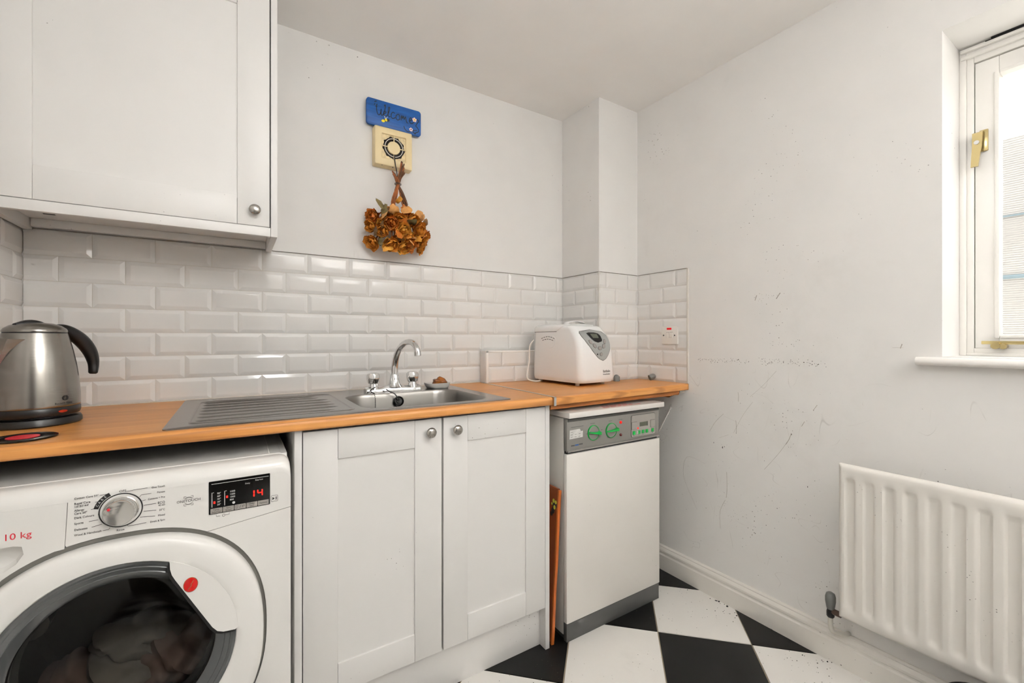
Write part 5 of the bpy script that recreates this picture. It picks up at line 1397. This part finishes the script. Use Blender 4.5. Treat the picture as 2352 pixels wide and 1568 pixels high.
SX0, SX1, SZ0, SZ1, SYF = .4475, .6785, 1.9890, 2.0975, 1.7985
sg = thing('welcome_sign', 'blue painted wooden Welcome sign with a bee and flowers, standing on the fan', 'sign', ((SX0 + SX1) / 2, 1.81, SZ0))
bm = nb(); rings(bm, [[(x, y, z) for x, z in rrect(SX0 + i_, SX1 - i_, SZ0 + i_, SZ1 - i_, .012, 5)] for i_, y in ((0, SYF + .0115), (0, SYF + .002), (.002, SYF))])
sb = mk('board', bm, 'sign', sg)
yS = SYF - .0002
word = [[(.490, 2.078), (.487, 2.066), (.489, 2.048), (.494, 2.035), (.500, 2.036), (.505, 2.048), (.507, 2.062), (.506, 2.046), (.508, 2.036), (.514, 2.040), (.521, 2.058), (.524, 2.078), (.522, 2.083), (.520, 2.076)],
        [(.514, 2.043), (.521, 2.046), (.526, 2.053), (.522, 2.057), (.517, 2.050), (.518, 2.040), (.524, 2.036), (.531, 2.040)],
        [(.531, 2.040), (.538, 2.056), (.542, 2.074), (.539, 2.078), (.536, 2.068), (.535, 2.046), (.539, 2.038), (.545, 2.041)],
        [(.563, 2.058), (.557, 2.062), (.550, 2.055), (.548, 2.043), (.553, 2.035), (.561, 2.038), (.566, 2.043)],
        [(.576, 2.058), (.569, 2.051), (.569, 2.040), (.575, 2.034), (.583, 2.039), (.585, 2.050), (.580, 2.059), (.576, 2.058)],
        [(.590, 2.037), (.593, 2.058), (.596, 2.046), (.600, 2.058), (.602, 2.050), (.604, 2.044), (.609, 2.057), (.612, 2.046), (.614, 2.036), (.620, 2.033)],
        [(.626, 2.044), (.633, 2.048), (.637, 2.054), (.632, 2.059), (.627, 2.052), (.627, 2.042), (.633, 2.035), (.641, 2.038), (.648, 2.046)],
        [(.480, 2.082), (.483, 2.087), (.489, 2.088)], [(.478, 2.072), (.482, 2.077)], [(.483, 2.067), (.491, 2.066)],
        [(.602, 2.016), (.606, 2.006), (.613, 1.999), (.622, 1.997), (.631, 1.999)],
        [(.641, 2.007), (.650, 2.010), (.661, 2.012)], [(.640, 2.003), (.648, 1.998), (.652, 1.994), (.654, 2.000), (.664, 2.006), (.668, 2.014), (.662, 2.024), (.655, 2.030), (.662, 2.044), (.668, 2.053), (.663, 2.058), (.655, 2.058)]]
bm = nb()
for w_ in word: stroke(bm, spline([(a, b, 0) for a, b in w_], 4) if False else [(p.x, p.y) for p in spline([(a, b, 0) for a, b in w_], 4)], .0032, yS)
mk('lettering', bm, 'sign_ink', sg, smooth=0, kind='stuff')
bm = nb(); prism(bm, ell(.5150, 2.0145, .0075, .0055, .2), (0, 0, 0), (1, 0, 0), (0, 0, 1), -yS, -yS + .0006); prism(bm, ell(.5265, 2.0215, .0045, .0065, .5), (0, 0, 0), (1, 0, 0), (0, 0, 1), -yS, -yS + .0008); mk('bee_body', bm, 'yellow', sg, smooth=0)
bm = nb(); prism(bm, ell(.5215, 2.0180, .0055, .0058, .3), (0, 0, 0), (1, 0, 0), (0, 0, 1), -yS, -yS + .0004); prism(bm, ell(.5345, 2.0225, .0070, .0060, .3), (0, 0, 0), (1, 0, 0), (0, 0, 1), -yS, -yS + .0005); mk('bee_stripe', bm, 'ink', sg, smooth=0)
bm = nb(); stroke(bm, [(.5240, 2.0255), (.5200, 2.0360)], .0020, yS - .0006); stroke(bm, [(.5270, 2.0265), (.5320, 2.0345)], .0020, yS - .0006); mk('bee_wing', bm, 'white_ink', sg, smooth=0)
for cx_, cz_, r_ in ((.6490, 2.0545, .0062), (.6335, 2.0090, .0050)):
    bm = nb()
    for q in range(5):
        a = 2 * PI * q / 5 + .4; prism(bm, circ(cx_ + r_ * math.cos(a), cz_ + r_ * math.sin(a), r_ * .66, 10), (0, 0, 0), (1, 0, 0), (0, 0, 1), -yS, -yS + .0006 + q * .00005)
    fl_ = mk('painted_flower', bm, 'pink', sg, smooth=0)
    mk('flower_centre', prism(nb(), circ(cx_, cz_, r_ * .55, 10), (0, 0, 0), (1, 0, 0), (0, 0, 1), -yS, -yS + .0012), 'yellow' if r_ > .006 else 'ink', fl_, smooth=0)

bq = thing('dried_bouquet', 'upside-down bunch of dried amber roses hanging from the fan', 'bouquet', (.566, 1.755, 1.75))
TIE = Vector((.5655, 1.764, 1.752))
rnd = random.Random(11)


def petal_mesh(bm, base, dirv, up, ln, wd, curl):
    """one thin curled petal: a 4x5 sheet with a little thickness"""
    s_ = dirv.cross(up).normalized(); rows = []
    for i in range(6):
        t_ = i / 5; w_ = wd * math.sin(PI * (0.12 + .80 * t_)) ** .8
        c_ = base + up * (ln * t_) + dirv * (ln * (.42 * math.sin(t_ * 1.9) + curl * t_ ** 3))
        rows.append([c_ + s_ * (w_ * (k_ - 2) / 2) - dirv * (wd * .30 * ((k_ - 2) / 2) ** 2 * (1 - .6 * t_)) for k_ in range(5)])
    for r_ in rows:
        for k_ in range(5): r_[k_] = r_[k_] + Vector((rnd.uniform(-1, 1), rnd.uniform(-1, 1), rnd.uniform(-1, 1))) * wd * .11
    th_ = dirv * .0006
    A_ = [[bm.verts.new(p) for p in r_] for r_ in rows]; B_ = [[bm.verts.new(p + th_) for p in r_] for r_ in rows]
    for i in range(5):
        for k_ in range(4):
            bm.faces.new((A_[i][k_], A_[i][k_ + 1], A_[i + 1][k_ + 1], A_[i + 1][k_])); bm.faces.new((B_[i][k_], B_[i + 1][k_], B_[i + 1][k_ + 1], B_[i][k_ + 1]))


def rose_mesh(seed):
    r_ = random.Random(seed); bm = nb()
    lathe(bm, [(.0025, -.006), (.0065, 0), (.0075, .006), (.004, .012)], (0, 0, 0), (0, 0, 1), 10)
    for ring_, (n_, rad, ln, wd, curl) in enumerate(((3, .0020, .021, .011, -.10), (4, .0045, .0225, .014, .02), (5, .0070, .0225, .0165, .22), (5, .0075, .018, .016, .50))):
        for q in range(n_):
            a = 2 * PI * q / n_ + ring_ * .7 + r_.uniform(-.25, .25); d_ = Vector((math.cos(a), math.sin(a), 0))
            petal_mesh(bm, d_ * rad * .8 + Vector((0, 0, -.001)), d_, Vector((0, 0, 1)), ln * r_.uniform(.88, 1.12), wd * r_.uniform(.85, 1.1), curl + r_.uniform(-.12, .16))
    for q in range(4):                                        # pointed sepals
        a = 2 * PI * q / 4 + r_.uniform(-.3, .3); d_ = Vector((math.cos(a), math.sin(a), 0)); petal_mesh(bm, d_ * .003 - Vector((0, 0, .003)), d_, (Vector((0, 0, .5)) + d_ * .6).normalized(), .014, .005, .2)
    me = bpy.data.meshes.new('rose'); bm.to_mesh(me); bm.free(); me.shade_smooth(); me.set_sharp_from_angle(angle=math.radians(50)); return me


ROSES = [rose_mesh(s_) for s_ in (1, 2, 3, 4)]
for q, me in enumerate(ROSES): me.materials.append(M[('rose_a', 'rose_b', 'rose_a', 'rose_c')[q]])


def stem_to(p, top, waist):
    pts_ = spline([top, TIE + Vector((rnd.uniform(-.006, .006), rnd.uniform(-.006, .004), 0)), waist, p], 6)
    bm = nb(); tube(bm, pts_, [.0029 + .0006 * math.sin(k_ * 1.7) for k_ in range(len(pts_))], 7)
    for k_ in (5, 8, 10, 12):                                  # thorns
        if k_ < len(pts_): lathe(bm, [(.0016, 0), (.0002, .0065)], pts_[k_], (rnd.uniform(-1, 1), -.6, .4), 4)
    return mk('stem', bm, 'stem' if rnd.random() < .6 else 'stem_b', bq, smooth=60)


spots = [(.462, 1.566), (.480, 1.612), (.476, 1.508), (.528, 1.622), (.500, 1.545), (.530, 1.585), (.552, 1.524), (.573, 1.560), (.604, 1.602), (.604, 1.508), (.628, 1.566), (.645, 1.592), (.656, 1.548), (.676, 1.560), (.658, 1.505), (.575, 1.496), (.528, 1.500), (.622, 1.534), (.560, 1.598), (.505, 1.580), (.590, 1.535), (.585, 1.618)]
for q, (x, z) in enumerate(spots):
    y = 1.748 + rnd.uniform(-.030, .026) + (.012 if abs(x - .566) > .07 else -.014)
    ro = bpy.data.objects.new('rose', ROSES[q % 4]); C.objects.link(ro); ro.parent = bq
    ro.location = Vector((x, y, z)) - off(bq)
    dirn = Vector((x - .566 + rnd.uniform(-.02, .02), -.065 + rnd.uniform(-.03, .01), -.065 + rnd.uniform(-.02, .05))).normalized()
    ro.rotation_mode = 'QUATERNION'; ro.rotation_quaternion = dirn.to_track_quat('Z', 'Y'); s_ = rnd.uniform(1.15, 1.45); ro.scale = (s_, s_, s_)
    top = Vector((.585 + (-1 if x > .566 else .6) * rnd.uniform(.000, .012), 1.7645 - .006 * (q % 3), 1.822 + rnd.uniform(-.03, .026)))
    if q % 3 == 1: top = Vector((.548 + rnd.uniform(-.010, .012), 1.764, 1.795 + rnd.uniform(-.01, .008)))
    wst = Vector(((.543 if x < .566 else .594) + rnd.uniform(-.008, .008), 1.757 + rnd.uniform(-.008, .006), 1.668 + rnd.uniform(-.012, .012)))
    if z > 1.59 and q % 2 or q % 3 == 0: stem_to(Vector((x, y, z + .004)) - dirn * .006, top, wst)
    else: stem_to(Vector((x, y, z + .004)) - dirn * .006, top, wst)
leafs = [(.500, 1.632), (.540, 1.634), (.553, 1.660), (.575, 1.625), (.597, 1.645), (.632, 1.622), (.642, 1.604), (.490, 1.580), (.512, 1.600), (.545, 1.610), (.560, 1.580), (.585, 1.582), (.610, 1.575), (.478, 1.540), (.520, 1.520), (.537, 1.508), (.560, 1.545), (.590, 1.530), (.635, 1.520), (.650, 1.575), (.605, 1.545), (.583, 1.60), (.520, 1.57), (.495, 1.60), (.62, 1.615), (.455, 1.54), (.54, 1.56), (.57, 1.52), (.64, 1.55), (.51, 1.63), (.565, 1.64), (.60, 1.62), (.53, 1.48), (.61, 1.485), (.65, 1.53), (.485, 1.525)]
for q, (x, z) in enumerate(leafs):
    bm = nb(); d_ = Vector((x - .566 + rnd.uniform(-.05, .05), -.06 + rnd.uniform(-.03, .03), rnd.uniform(-.08, .06))).normalized()
    up = (Vector((rnd.uniform(-1, 1), rnd.uniform(-.6, .2), rnd.uniform(-1, .6)))); up = (up - d_ * up.dot(d_)).normalized()
    petal_mesh(bm, Vector((x, 1.728 + rnd.uniform(-.026, .03), z)), d_, up, rnd.uniform(.030, .044), rnd.uniform(.014, .022), rnd.uniform(-.4, .9))
    mk('leaf', bm, ('leaf_a', 'leaf_b', 'rose_c', 'leaf_a', 'rose_b', 'leaf_c')[q % 6], bq, smooth=60, recalc=False)
bm = nb()
for r_ in (-.002, .0015): lathe(bm, [(.0125, -.0012), (.0140, 0), (.0125, .0012)], TIE + Vector((0, -.001, r_)), (0.05, 0, 1), 16, False, False)
mk('twine', bm, 'ink', bq)
mk('hanging_string', tube(nb(), spline([TIE + Vector((0, 0, 0)), (.5635, 1.7705, 1.80), (.5575, 1.7785, 1.85), (fc[0] + .001, FYF - .003, fc[1] - .030)], 6), .0022, 6), 'ink', bq, smooth=60)
